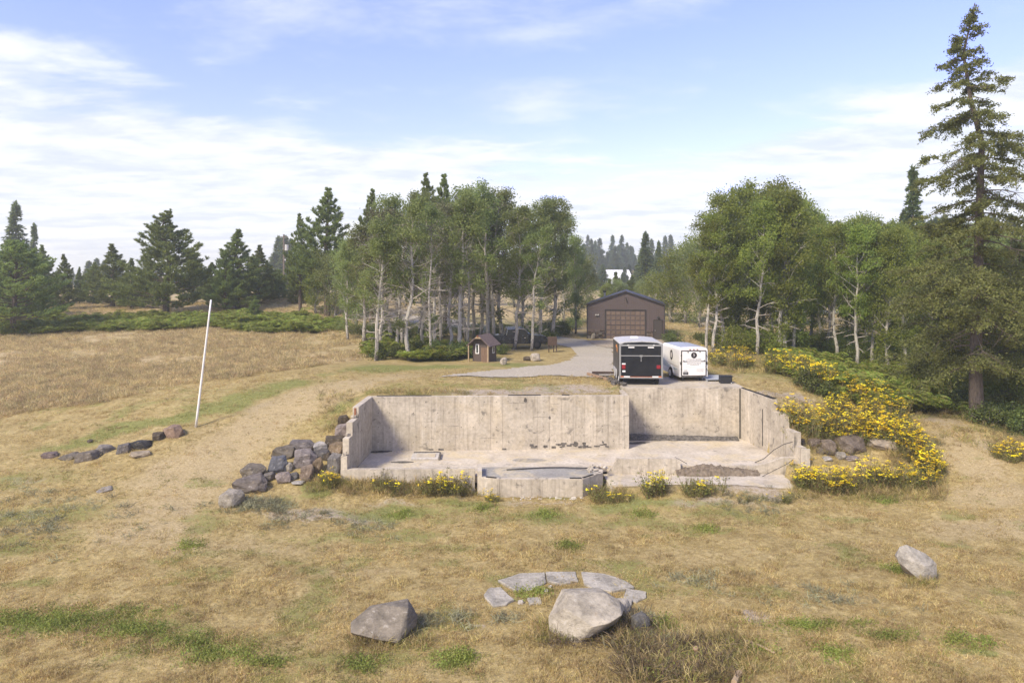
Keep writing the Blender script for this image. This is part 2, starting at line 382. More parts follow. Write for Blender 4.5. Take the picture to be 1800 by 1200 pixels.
def m_aspenbark():
    m, t, o = newmat('aspen_bark'); p = objco(t)
    a = noise(t, mapv(t, p, (2.5, 2.5, 1.0)), 1.0, 5, .7, .5); b = noise(t, mapv(t, p, (9, 9, 22)), 1.0, 3, .6)
    z = N(t, 'ShaderNodeSeparateXYZ'); L(t, p, z.inputs[0])
    low = maprange(t, z.outputs[2], 1.6, .1, 0, .14)
    col = ramp(t, a, [(.3, (.25,.22,.18)), (.6, (.47,.435,.37))])
    dk = math_n(t, 'MAXIMUM', maprange(t, math_n(t, 'ADD', a, low), .56, .63), maprange(t, math_n(t, 'ADD', b, low), .60, .66))
    col = mixc(t, math_n(t, 'MULTIPLY', dk, .88), col, (.035,.03,.026))
    bsdf(t, o, col, .9, .15, bump=b, bstr=.4); return m
M = {}
M['ground'] = m_ground()
M['conc'] = m_concrete('old_concrete'); M['slab'] = m_concrete('slab_concrete', (.37,.315,.24), (.55,.485,.39), True)
M['grey_slab'] = m_concrete('grey_slab_concrete', (.225,.21,.185), (.32,.30,.265), True)
M['gravel'] = m_noise('gravel', (.29,.25,.19), (.48,.425,.335), 9, .95, .1, obj=False, bstr=.6, bdist=.05, detail=8, rnd=0)
M['soil'] = m_noise('apron_soil', (.27,.215,.155), (.40,.335,.255), 5, .95, .1, obj=False, bstr=.5, detail=8, rnd=0)
M['rock'] = m_rock()
M['tar'] = m_plain('tar_felt', (.022,.02,.018), .8, .2); M['soot'] = m_noise('sooty_rubble', (.05,.045,.04), (.19,.17,.145), 9, .95, .1)
M['heapsoil'] = m_noise('heap_soil', (.11,.085,.06), (.27,.215,.155), 7, .95, .1, bstr=.7)
M['rust'] = m_noise('rusty_brick', (.16,.06,.03), (.27,.12,.07), 8); M['lumber'] = m_noise('weathered_lumber', (.20,.12,.07), (.36,.25,.16), 4, stretch=(8,1,8))
M['plaster'] = m_noise('pale_rubble', (.42,.38,.33), (.62,.58,.52), 8)
M['steel'] = m_plain('grey_metal', (.45,.44,.42), .35, .5, .8); M['iron'] = m_plain('dark_iron', (.05,.045,.042), .6, .4, .3)
M['white'] = m_plain('white_paint', (.80,.77,.73), .35, .45, dirt=.10); M['offwhite'] = m_plain('off_white_roof', (.50,.485,.46), .5, .3, dirt=.25)
M['roofgrey'] = m_plain('galvanised_roof', (.42,.44,.47), .4, .5, .2); M['black'] = m_plain('black_paint', (.007,.0075,.010), .5, .25, dirt=.12, scale=1.6)
M['char'] = m_plain('charcoal_side', (.055,.05,.046), .4, .45); M['rubber'] = m_plain('tyre_rubber', (.015,.015,.015), .85, .2)
M['red'] = m_plain('red_lens', (.26,.008,.014), .4, .4); M['orange'] = m_plain('orange_reflector', (.55,.16,.06), .4, .5); M['flame'] = m_plain('flame_decal', (.75,.28,.06), .4, .4)
M['amber'] = m_plain('amber_lens', (.25,.07,.03), .3, .5); M['ink'] = m_plain('dark_print', (.015,.012,.013), .4, .4); M['greyink'] = m_plain('grey_print', (.20,.19,.19), .5, .3)
M['palewave'] = m_plain('pale_blue_decal', (.40,.47,.50), .4, .4); M['silver'] = m_plain('silver_print', (.6,.55,.53), .4, .4)
M['bin'] = m_plain('black_plastic', (.014,.014,.017), .5, .4)
M['siding'] = m_plain('brown_steel_siding', (.092,.066,.060), .45, .4, .0, .15); M['trim'] = m_plain('dark_brown_trim', (.026,.020,.018), .5, .4)
M['garagedoor'] = m_noise('brown_door_paint', (.115,.08,.06), (.155,.112,.086), 4, .6, .3); M['mandoor'] = m_plain('dark_door', (.045,.035,.031), .5, .4)
M['shedwall'] = m_noise('brown_shed_boards', (.075,.055,.047), (.125,.095,.08), 5, .8, .2, (12, 12, 1)); M['sheddoor'] = m_noise('reddish_door_wood', (.13,.082,.056), (.21,.14,.095), 5, .8, .2, (10, 10, 1))
M['shingle'] = m_noise('brown_roofing', (.09,.065,.06), (.17,.125,.11), 7, .8); M['palewood'] = m_noise('pale_post_wood', (.28,.2,.12), (.42,.32,.2), 4, .8, .2, (8, 8, 1))
M['darkwood'] = m_noise('dark_sign_wood', (.045,.028,.022), (.09,.06,.045), 5, .8, .2, (6, 6, 1)); M['glass'] = m_plain('dark_glass', (.02,.026,.03), .08, .6, dirt=.1)
M['car'] = m_plain('black_car_paint', (.012,.014,.018), .18, .6, dirt=.2); M['chrome'] = m_plain('chrome_trim', (.7,.72,.74), .15, .6, .9)
M['barnwall'] = m_noise('old_barn_boards', (.18,.12,.09), (.28,.2,.15), 3, .9, .2, (6,6,1)); M['barnroof'] = m_plain('white_metal_roof', (.72,.72,.73), .4, .4)
M['polewood'] = m_noise('pole_wood', (.09,.07,.055), (.16,.125,.1), 5, .9, .2, (8,8,1))
M['aspenbark'] = m_aspenbark(); M['deadwood'] = m_noise('grey_dead_wood', (.25,.21,.175), (.45,.40,.345), 5, .9, .1)
M['pinebark'] = m_noise('pine_bark', (.065,.048,.038), (.16,.12,.095), 5, .95, .1, (4, 4, 1), .8, .05); M['larchbark'] = m_noise('larch_bark', (.07,.055,.045), (.18,.142,.115), 5, .95, .1, (5, 5, 1.2), .9, .06)
M['aspenleaf'] = m_leaf('aspen_leaves', [(.165,.21,.062), (.235,.285,.088), (.305,.345,.125), (.205,.25,.072)], .6); M['aspenleaf2'] = m_leaf('yellow_green_leaves', [(.155,.21,.038), (.235,.29,.054), (.32,.355,.076), (.195,.25,.047)], .6)
M['greyleaf'] = m_leaf('sparse_grey_leaves', [(.10,.10,.05), (.145,.14,.072), (.17,.16,.09)]); M['pinene'] = m_leaf('pine_needles', [(.14,.185,.055), (.21,.26,.075), (.29,.335,.105)], .58)
M['firne'] = m_leaf('fir_needles', [(.09,.125,.05), (.135,.17,.066), (.175,.21,.085)], .5); M['larchne'] = m_leaf('larch_needles', [(.125,.145,.038), (.185,.205,.056), (.25,.26,.088), (.15,.17,.045)], .5)
M['shrubleaf'] = m_leaf('shrub_leaves', [(.06,.085,.022), (.105,.135,.035), (.16,.19,.052)]); M['fern'] = m_leaf('bracken', [(.17,.235,.034), (.25,.32,.05), (.33,.37,.08), (.33,.29,.10)], .5)
M['tansyleaf'] = m_leaf('tansy_leaves', [(.12,.14,.035), (.19,.205,.055), (.28,.25,.10)], .4); M['yellow'] = m_leaf('tansy_flower', [(.84,.66,.012), (.88,.74,.03), (.78,.56,.015)], .15)
M['stem'] = m_leaf('brown_stems', [(.15,.10,.05), (.21,.16,.08), (.12,.12,.05)], .1)
M['drygrass'] = m_leaf('dry_grass', [(.50,.375,.15), (.60,.475,.21), (.69,.565,.29), (.39,.285,.115), (.42,.345,.13)], .5, .7); M['greengrass'] = m_leaf('green_grass', [(.20,.21,.05), (.28,.275,.075), (.37,.33,.115)], .42)
M['clover'] = m_leaf('clover', [(.20,.25,.05), (.28,.325,.07), (.34,.36,.105)], .5); M['sage'] = m_leaf('grey_sage', [(.21,.21,.12), (.27,.265,.155), (.32,.30,.18)], .3)
M['tallgrass'] = m_leaf('tall_dry_grass', [(.50,.38,.175), (.61,.485,.24), (.70,.575,.32), (.41,.315,.15), (.34,.305,.14)], .48, .7); M['brush'] = m_leaf('dead_brush', [(.07,.05,.035), (.14,.105,.07), (.24,.18,.115)], .15)

# ------------------------------------------------------------------ ground sheet
GREEN = [(90,1095,2.0,.5,.9),(230,1108,.8,.35,1),(325,1130,.8,.3,1),(390,1150,.7,.28,.9),(465,1165,.5,.2,.7),(800,1155,.45,.25,.9),(1700,1125,.5,.25,1),(1290,1145,.9,.25,.6),(1430,1100,1.2,.2,.5),
  (60,900,3,1.6,.65),(150,840,3,.9,.8),(40,960,2,1,.6),(20,850,2,1.5,.6),(250,840,1.3,.7,.5),(120,785,2,.8,.7),(170,768,1.6,.8,.9),(220,752,1.6,.8,1),(300,737,1.8,.9,.95),(380,715,1.8,1.1,1),(440,695,1.6,1.2,.9),(500,678,2,1.4,.8),
  (690,905,3.5,.8,.7),(820,885,2,.6,.7),(950,908,3,.8,.6),(1120,890,2.5,.6,.7),(1280,905,3,.8,.55),(620,945,3,.7,.5),(760,965,2,.5,.4),(1550,870,3,.7,.5),(1480,860,2,.6,.5),
  (700,682,2.5,1.4,.5),(800,677,2.5,1,.5),(960,685,3,1,.35),(690,648,3.5,2.5,.85),(780,645,3,1.6,.8),(900,640,3,1.5,.7),(1350,655,5,3,.5),(1300,640,4,3,.45),(605,712,1.3,1.6,.8),(580,740,1.2,1.0,.5),(560,860,1,.4,.8),
  (450,640,4,4,.3),(1180,585,5,6,.7),(1200,560,8,10,.75),(1020,565,4,6,.8),(1015,590,3,3,.6),(1440,570,8,10,.5),(830,560,8,8,.5),(900,570,6,6,.5)]
BARE = [(600,905,2.6,.6,.8),(480,900,1.6,.5,.6),(700,890,3,.4,.5),(900,690,5,1.1,.75),(1000,685,4,1.1,.75),(850,685,3,1,.4),(1350,692,1.6,1.0,.8),(1400,700,1.2,1.2,.7),(1340,1085,.7,.3,.8),(820,1100,.5,.2,.7),(350,900,2,.8,.35),
  (1610,705,1.0,1.5,.8),(1580,690,1.2,2,.7),(1660,740,.6,2.4,.45),(1740,800,.5,2.4,.4),(1200,885,5,.35,.6),(1340,865,2,.5,.6),(950,885,3,.4,.5),(30,845,1.5,.4,.6),(720,650,1,.5,.2),(1270,665,3,1.6,.4)]
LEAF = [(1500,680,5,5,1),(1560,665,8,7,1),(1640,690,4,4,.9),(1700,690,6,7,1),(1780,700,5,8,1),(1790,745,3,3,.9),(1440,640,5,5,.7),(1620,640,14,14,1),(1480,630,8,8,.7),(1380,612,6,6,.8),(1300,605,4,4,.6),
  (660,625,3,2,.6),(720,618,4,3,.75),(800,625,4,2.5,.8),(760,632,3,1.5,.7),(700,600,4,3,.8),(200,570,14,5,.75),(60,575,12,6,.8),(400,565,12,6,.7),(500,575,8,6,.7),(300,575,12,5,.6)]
def blob_arrays(lst):
    return [(*G(u, v)[:2], rx, ry, a) for u, v, rx, ry, a in lst]
TRACK = [(690,662,3,2,.7),(620,676,3,2,.9),(560,695,3,2,1),(500,720,2.6,1.8,1),(455,748,2.6,1.6,1),(410,780,2.6,1.6,1),(370,815,2.6,1.5,1),(330,850,2.6,1.5,1),(290,890,2.6,1.3,.9),(260,930,3,1.2,.8),(330,960,3.5,1,.6),(450,960,3,1,.5),(600,1010,3,.8,.5),(520,1070,2,.6,.4),
  (1600,700,1,2,.9),(1640,735,1,1.8,1),(1680,775,1.3,1.6,1),(1720,820,1.6,1.4,1),(1760,870,2,1.3,1),(1750,930,3,1.4,.8),(1500,960,4,1,.4),(1250,980,4,1,.4)]
BLOBS = {'track': blob_arrays(TRACK), 'green': blob_arrays(GREEN), 'bare': blob_arrays(BARE), 'leaf': blob_arrays(LEAF)}
def mask(name, x, y):
    x = np.asarray(x, float); y = np.asarray(y, float)
    wx = x + (fbm(x*.8, y*.8, 3, 31)-.5)*2.2; wy = y + (fbm(x*.8, y*.8, 3, 47)-.5)*1.6
    if name == 'field':
        e = y - np.interp(x, [-60, -36, -29, -22, -16, -11, -7], [36, 38.0, 40.5, 43.2, 46, 52, 70])
        f = sstep(-3.0, 3.5, e + (fbm(x*.5, y*.5, 3, 3)-.5)*3)*sstep(-6.5, -9.5, x)
        return np.maximum(f, sstep(60, 80, y)*.8)
    o = np.zeros(np.shape(x))
    for cx, cy_, rx, ry, a in BLOBS[name]:
        o = np.maximum(o, a*np.exp(-(((wx-cx)/rx)**2 + ((wy-cy_)/ry)**2)*.8))
    if name == 'green':
        o = np.maximum(o, .48*sstep(.51, .72, fbm(x*.5, y*.8, 4, 77))*sstep(60, 45, y)); o = np.maximum(o, .35*sstep(.5, .7, fbm(x*.08, y*.08, 3, 71)))
        mow = np.exp(-((x+13+ (y-36)*-.9)/3.0)**2)*sstep(26, 30, y)*sstep(48, 42, y); o = o*(1-.75*mow)
    return np.clip(o, 0, 1)
def axis_vals(lo, hi, step, far_lo, far_hi, g):
    a = list(np.arange(lo, hi, step)); s = step
    while a[-1] < far_hi: s *= g; a.append(a[-1]+s)
    b = []; s = step; x = lo
    while x > far_lo: s *= g; x -= s; b.append(x)
    return np.array(b[::-1]+a)
gx = axis_vals(-27, 27, .2, -720, 720, 1.09); gy = axis_vals(15, 42, .16, -20, 1000, 1.06)
X, Y = np.meshgrid(gx, gy); Z = hgt(X, Y)
nx, ny = len(gx), len(gy)
me = bpy.data.meshes.new('ground'); me.vertices.add(nx*ny); me.vertices.foreach_set('co', np.stack([X, Y, Z], -1).reshape(-1).astype(np.float32))
ii = (np.arange(ny-1)[:, None]*nx + np.arange(nx-1)[None]).ravel(); q = np.stack([ii, ii+1, ii+nx+1, ii+nx], -1)
cxy = np.stack([X.ravel()[q].mean(1), Y.ravel()[q].mean(1)], -1)
q = q.astype(np.int32); nq = len(q)
me.loops.add(nq*4); me.loops.foreach_set('vertex_index', q.ravel()); me.polygons.add(nq)
me.polygons.foreach_set('loop_start', np.arange(0, nq*4, 4, dtype=np.int32)); me.polygons.foreach_set('loop_total', np.full(nq, 4, dtype=np.int32))
me.polygons.foreach_set('use_smooth', np.ones(nq, bool)); me.update(calc_edges=True)
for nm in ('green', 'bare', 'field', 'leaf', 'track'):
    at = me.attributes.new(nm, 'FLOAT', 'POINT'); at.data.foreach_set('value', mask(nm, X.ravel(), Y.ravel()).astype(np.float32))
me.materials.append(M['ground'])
tag(link('ground', me), kind='structure')

# sheets that follow the ground: gravel driveway and garage apron
def sheet(name, pts, mat, lift=.03, rag=.35, step=.5, seed=1):
    """a ragged-edged sheet inside a ground outline, draped on the terrain"""
    poly = np.array([(p[0], p[1]) for p in pts]); lo = poly.min(0)-1; hi = poly.max(0)+1
    xs = np.arange(lo[0], hi[0], step); ys = np.arange(lo[1], hi[1], step); A, B = np.meshgrid(xs, ys)
    a = A + (fbm(A*.7, B*.7, 3, seed)-.5)*2*rag + (fbm(A*2.3, B*2.3, 2, seed+5)-.5)*rag; b = B + (fbm(A*.7, B*.7, 3, seed+9)-.5)*2*rag
    ok = inside(a, b, [tuple(p) for p in poly])
    zz = hgt(A, B)+lift; idx = -np.ones(A.shape, int); v = []; f = []
    for j in range(A.shape[0]-1):
        for i in range(A.shape[1]-1):
            if ok[j, i]:
                c = []
                for (jj, i2) in ((j, i), (j, i+1), (j+1, i+1), (j+1, i)):
                    if idx[jj, i2] < 0: idx[jj, i2] = len(v); v.append((A[jj, i2], B[jj, i2], zz[jj, i2]))
                    c.append(int(idx[jj, i2]))
                f.append(tuple(c))
    me = bpy.data.meshes.new(name); me.from_pydata(v, [], f); me.materials.append(mat); me.update()
    for p in me.polygons: p.use_smooth = True
    return tag(link(name, me), kind='structure')
def gp(lst): return [G(u, v)[:2] for u, v in lst]
sheet('driveway', gp([(765,663),(830,655),(900,648),(965,642),(1000,634),(1012,624),(1000,612),(965,602),(920,597),(870,590),(830,582),(780,574),(720,568),(672,562),(655,556),(690,552),(740,556),(800,563),(850,571),(905,580),(960,589),(1020,597),(1060,602),(1075,612),(1078,640),(1078,660),(1040,664),(960,661),(880,664)]), M['gravel'], .045, .3, .28, 4)
sheet('garage_apron', gp([(1030,600),(1170,598),(1195,603),(1180,613),(1110,618),(1062,612),(1040,606)]), M['soil'], .08, .3, .3, 14)
def ridge(name, p0, p1, hw, hfun, z0, mat, seed, parent=None, nl=90, nw=14):
    """a rough bank of soil or crumbled concrete along a line"""
    a = Vector((*p0, 0)); b = Vector((*p1, 0)); d = (b-a).normalized(); n = Vector((-d.y, d.x, 0)); v = []; f = []
    for i in range(nl):
        t = i/(nl-1)
        for j in range(nw):
            s = j/(nw-1)*2-1; p = a.lerp(b, t)+n*s*hw*(.75+.5*float(vnoise(t*14, 3.3, seed)))
            hh = hfun(t)*max(0, 1-s*s)*(.6+.6*float(fbm(t*22+seed, s*3+7, 3, seed)))+random.uniform(-.012, .012); v.append((p.x, p.y, z0+max(hh, -.02)))
    for i in range(nl-1):
        for j in range(nw-1): k = i*nw+j; f.append((k, k+1, k+nw+1, k+nw))
    m_ = MB().add(v, f); return m_
# ================================================================== concrete foundation ruin
def lerp(a, b, t): return a + (b-a)*t
fnd = empty('concrete_foundation', (-7.2, 35.18, 0), 0, 'roofless concrete house foundation with stepped side walls and an open slab', 'foundation')
fnd_off = -Vector(fnd.location)
def fpart(mb, name, mat, parent=None, **kw):
    p = parent or fnd
    o = mb.build(name, mat, p, **kw)
    o.location = fnd_off if parent is None else (0, 0, 0)
    return o
def wy_(x): return 0
def wall(name, p0, p1, th, zb, tops, side, panel=.61, mat=None):
    """inner face from p0 to p1; th = thickness vector sign side (+1 = to the left of p0->p1); tops = [(s0,s1,z)] along 0..len"""
    p0 = Vector((*p0, 0)); p1 = Vector((*p1, 0)); d = (p1-p0); ln = d.length; d.normalize(); nrm = Vector((-d.y, d.x, 0))*side
    prof = [(0, zb)]
    prof2 = []
    for s0, s1, z in tops: prof2 += [(s0, z), (s1, z)]
    poly = [p0 + Vector((0, 0, zb))] + [p0 + d*s + Vector((0, 0, z)) for s, z in prof2] + [p0 + d*ln + Vector((0, 0, zb))]
    core = fpart(MB().extrude(poly, nrm*th), name, mat or M['conc'])
    s = 0.0
    while s < ln-.05:
        e = min(s+panel, ln)
        for s0, s1, z in tops:
            a, b = max(s, s0), min(e, s1)
            if b-a < .06: continue
            pr = random.uniform(.004, .018); g = .007
            base = p0 - nrm*pr
            pl = [base + d*(a+g) + Vector((0, 0, zb+.01)), base + d*(b-g) + Vector((0, 0, zb+.01)), base + d*(b-g) + Vector((0, 0, z-.006-random.random()*.012)), base + d*(a+g) + Vector((0, 0, z-.006-random.random()*.012))]
            o = MB().extrude(pl, nrm*(pr-.001)).build('form_panel', M['conc'], core)
        s = e
    return core
# back wall (left), rear wall (right, set back), return between them
BL, BR = (-7.2, 35.18), (5.83, 35.53); WS = (BR[1]-BL[1])/(BR[0]-BL[0])
def wy(x): return BL[1]+(x-BL[0])*WS
wl = math.dist(BL, BR)
back = wall('back_wall', BL, BR, .26, -.25, [(0, wl, 2.78)], 1)
RL, RR = (6.09, 37.85), (12.63, 37.82)
rl = math.dist(RL, RR)
rear = wall('rear_wall', RL, RR, .26, -.25, [(0, rl, 2.80)], 1)
rt = wall('return_wall', (6.09, 35.54), (6.09, 38.1), .26, -.25, [(0, 2.56, 2.775)], 1)
def at_y(p0, p1, y): return math.dist(p0, p1)*(y-p0[1])/(p1[1]-p0[1])
LW0, LW1 = (-7.2, 35.44), (-7.36, 30.45)
ys = [35.44, 32.45, 31.35, 30.75, 30.45]; zs = [2.775, 2.28, 1.68, .96]
lw = wall('stepped_left_wall', LW0, LW1, .28, -.55, [(at_y(LW0, LW1, ys[i]), at_y(LW0, LW1, ys[i+1]), zs[i]) for i in range(4)], -1, .5)
RW0, RW1 = (12.63, 38.08), (13.5, 31.95)
ys = [38.08, 34.5, 33.4, 32.4, 31.95]; zs2 = [2.775, 2.2, 1.57, .97]
rw = wall('stepped_right_wall', RW0, RW1, .30, -.45, [(at_y(RW0, RW1, ys[i]), at_y(RW0, RW1, ys[i+1]), zs2[i]) for i in range(4)], 1, .55)
# rough pockets with brick rubble on the step ends of the left wall
for y, z in ((32.4, 2.3), (31.3, 1.7), (30.7, .98)):
    x = -7.2-(35.44-y)*.032-.17
    b = MB()
    for k in range(5): b.box((x+random.uniform(-.1, .1), y-.05+random.uniform(-.12, .12), z+.03+random.random()*.05), (random.uniform(.06, .16), random.uniform(.06, .14), random.uniform(.05, .1)), random.random()*3)
    fpart(b, 'broken_edge', M['conc'])['kind'] = 'stuff'
fpart(MB().box((-7.45, 32.435, 2.5), (.10, .012, .46)), 'rust_stain', M['rust']); fpart(MB().box((13.7, 31.938, .62), (.14, .02, .34)), 'brick', M['rust'])
# form-tie holes and pour lines
ty = MB()
for x in np.arange(-6.9, 5.6, .61):
    for z in (.45, 1.2, 1.95, 2.5):
        if random.random() < .75: ty.disc((x+random.uniform(-.02, .02), wy(x)-.022, z+random.uniform(-.02, .02)), .022, 'Y', .006, 6)
for x in np.arange(6.4, 12.4, .61):
    for z in (.6, 1.35, 2.1):
        if random.random() < .75: ty.disc((x, 37.85-.023, z+random.uniform(-.02, .02)), .022, 'Y', .006, 6)
for k in range(6):
    x = random.uniform(-6.8, 5.2); z = random.choice([.55, 1.3, 1.7, 2.35])+random.uniform(-.1, .1); n_ = random.randint(2, 6); pp = [(x+j*.22, wy(x+j*.22)-.02, z+random.uniform(-.02, .02)) for j in range(n_) if x+j*.22 < 5.7]
    if len(pp) > 1: ty.tube(pp, .004, 4)
fpart(ty, 'tie_hole', M['soot'])['kind'] = 'stuff'
# slab
slab = fpart(MB().prism([(-7.3, 30.6), (-1.55, 30.75), (-1.5, 32.2), (4.2, 32.2), (4.25, 32.45), (13.35, 32.45), (12.85, 38.0), (6.0, 38.0), (5.86, 35.6), (-7.2, 35.3)], -.3, 0.0), 'floor_slab', M['slab'])
# front kerbs
def kerb(name, p0, p1, th, zb, zt):
    l_ = math.dist(p0, p1); return wall(name, p0, p1, th, zb, [(0, l_, zt)], 1, .95)
kerb('front_curb', (-7.64, 30.42), (-1.66, 30.6), .22, -.75, .38)
kc = fpart(MB().extrude([(4.45, 32.2, -.45), (4.95, 32.2, .38), (7.75, 32.25, .38), (7.95, 32.25, .22), (8.0, 32.25, -.45)], (0, .24, 0)), 'front_curb', M['conc'])
fpart(MB().extrude([(11.2, 32.3, -.45), (11.25, 32.3, -.02), (11.7, 32.3, .06), (12.1, 32.28, .14), (12.45, 32.26, .3), (12.85, 32.24, .42), (13.5, 32.22, .44), (13.5, 32.22, -.45)], (0, .24, 0)), 'front_curb', M['conc'])
fpart(MB().box((13.7, 31.88, .25), (.42, .1, 1.35)), 'end_pier', M['conc'], bevel=.01)
# angular bay at the front
bay = [(-1.6, 31.6), (-1.53, 30.4), (-.55, 30.08), (3.1, 30.08), (4.12, 31.1), (4.2, 31.6)]
for i in range(len(bay)-1):
    a, b = bay[i], bay[i+1]; l_ = math.dist(a, b)
    wall('bay_wall', a, b, .19, -1.05, [(0, l_, .06 if i else .32)] , 1, .95)
fpart(MB().prism([(-1.45, 31.6), (-1.38, 30.56), (-.5, 30.3), (3.02, 30.3), (3.95, 31.2), (4.02, 32.15), (-1.45, 32.15)], -.2, .012), 'bay_floor', M['grey_slab'])
for (x0, y0, x1, y1) in ((-1.15, 30.37, -.7, 30.23), (2.55, 30.18, 3.05, 30.18), (3.14, 30.23, 3.65, 30.74)):
    fpart(MB().box(((x0+x1)/2, (y0+y1)/2, .078), (math.dist((x0, y0), (x1, y1)), .09, .03), math.atan2(y1-y0, x1-x0)), 'tar_strip', M['tar'])
rb = MB()
for k in range(16):
    rb.box((random.uniform(3.5, 4.4), random.uniform(31.0, 32.2), random.uniform(.03, .16)), (random.uniform(.08, .26), random.uniform(.06, .2), random.uniform(.04, .14)), random.random()*3, 0, random.uniform(-.5, .5), random.uniform(-.5, .5))
fpart(rb, 'broken_corner', M['conc'])['kind'] = 'stuff'
# lower patio slab in front of the right half
fpart(MB().prism([(4.35, 30.6), (7.5, 30.1), (10.2, 30.25), (12.4, 30.1), (12.8, 31.0), (12.75, 32.25), (4.3, 32.22)], -.85, -.34), 'patio_slab', M['slab'])
# soot ledge along the rear wall, tar felt on wall tops, cleanout box, oval patch, ragged soil heap
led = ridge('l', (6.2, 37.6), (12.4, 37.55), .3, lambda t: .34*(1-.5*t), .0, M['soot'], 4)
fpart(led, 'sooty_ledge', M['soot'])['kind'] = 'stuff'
for a, b in ((.2, 3.0), (7.0, 8.7), (9.8, 10.2)):
    p = Vector((*BL, 0)).lerp(Vector((*BR, 0)), a/wl); q_ = Vector((*BL, 0)).lerp(Vector((*BR, 0)), b/wl)
    fpart(MB().box(((p.x+q_.x)/2, (p.y+q_.y)/2+.2, 2.80), ((q_-p).length, .1, .03), math.atan2(q_.y-p.y, q_.x-p.x)), 'tar_strip', M['tar'])
fpart(MB().box((13.0, 36.5, 2.795), (.12, 2.9, .04), .141), 'tar_strip', M['tar']); fpart(MB().box((13.22, 35.0, 2.80), (.2, .9, .05), .141), 'tar_strip', M['tar'])
fpart(MB().box((12.62, 37.8, 1.38), (.05, .05, 2.76)), 'corner_crack', M['tar']); fpart(MB().box((12.995, 35.4, 1.15), (.03, .035, 1.9), .141), 'wall_crack', M['tar'])
fpart(MB().box((-4.3, 33.9, .05), (1.35, 1.0, .1), .05), 'cleanout_frame', M['plaster'], bevel=.01); fpart(MB().box((-4.27, 33.87, .112), (.95, .6, .03), .05), 'cleanout_lid', M['slab'])
fpart(MB().box((-4.3, 34.44, .1), (1.3, .06, .1), .05), 'cleanout_lip', M['soot']); fpart(MB().box((-3.58, 33.9, .07), (.07, 1.05, .14), .05), 'cleanout_lip', M['soot'])
ov = [(0.85+.85*math.cos(t), 33.35+.32*math.sin(t)*(1+.1*math.sin(3*t))) for t in np.linspace(0, 2*math.pi, 22, endpoint=False)]
fpart(MB().prism(ov, .0, .006), 'mortar_patch', M['grey_slab'])
for (x, y, s) in [(-6.9, 34.9, .3), (-6.6, 35.0, .25), (6.6, 36.7, .35), (7.0, 36.9, .25), (-5.3, 33.0, .3)]:
    ov = [(x+s*1.5*math.cos(t)*(1+.3*math.sin(4*t+x)), y+s*.5*math.sin(t)) for t in np.linspace(0, 2*math.pi, 14, endpoint=False)]
    fpart(MB().prism(ov, .0, .025), 'dirt_patch', M['soot'])
for k in (4, 6, 7, 8):      # small scars on the back wall
    x = [-2.8, -1.6, .35, 1.2, .7, .25, 3.3, 3.75, 1.95][k]; z = [1.75, .5, .45, 1.9, 2.55, .9, .3, .28, 1.65][k]; r_ = [.06, .05, .17, .12, .1, .16, .12, .1, .07][k]
    pts = [Vector((x+r_*math.cos(t)*random.uniform(.6, 1.2), wy(x)-.024, z+r_*1.3*math.sin(t)*random.uniform(.6, 1.2))) for t in np.linspace(0, 2*math.pi, 9, endpoint=False)]
    fpart(MB().extrude(pts, (0, .02, 0)), 'wall_scar', M['soot'])
sc_ = MB()
for k in range(37):
    x = random.uniform(1.0, 5.2) if k < 34 else random.uniform(-7, 0); z = .12+random.random()*.16*(1+.6*math.sin(x*3))
    sc_.box((x, wy(x)-.02, z if k < 34 else .05), (random.uniform(.08, .3), .02, random.uniform(.03, .12)))
fpart(sc_, 'sooty_crack', M['soot'])['kind'] = 'stuff'
tag(fnd, None)
# heap of soil and rubble between the two kerb pieces
hp = ridge('h', (7.7, 32.36), (11.6, 32.38), .55, lambda t: .20*math.exp(-((t-.42)/.3)**2)+.24, -.36, M['heapsoil'], 9)
tag(hp.build('rubble', M['heapsoil']), 'dark soil and broken concrete heaped in the gap of the front curb', 'rubble', kind='stuff')
# curved rod on the bay floor, bent wires at the right kerb
def wire(name, pts, r, mat, label, cat):
    q_ = MB().tube(pts, r, 6); return tag(q_.build(name, mat, smooth=True), label, cat)
wire('bent_pipe', [(-.25, 31.6, .04), (.6, 31.75, .05), (1.5, 31.9, .06), (2.4, 31.9, .07), (3.1, 31.75, .08), (3.55, 31.6, .12)], .03, M['iron'], 'thin dark bent pipe lying across the grey bay floor', 'pipe')
wire('bent_rebar', [(11.7, 32.9, .02), (12.1, 32.75, .25), (12.5, 32.6, .7), (12.9, 32.45, 1.0), (13.3, 32.35, 1.15)], .018, M['iron'], 'thin rusty rebar leaning from slab against the stepped right wall', 'rebar')
wire('bent_rebar', [(11.6, 31.8, -.36), (12.2, 31.9, -.1), (12.9, 32.0, .2), (13.2, 32.05, .4)], .014, M['iron'], 'thin rusty rebar lying over the broken front curb at right', 'rebar')
wire('bent_rebar', [(7.8, 32.6, .02), (7.75, 32.45, .4), (7.95, 32.4, .3), (8.3, 32.4, .1)], .014, M['iron'], 'hooked wire sticking up beside end of middle curb piece', 'rebar')

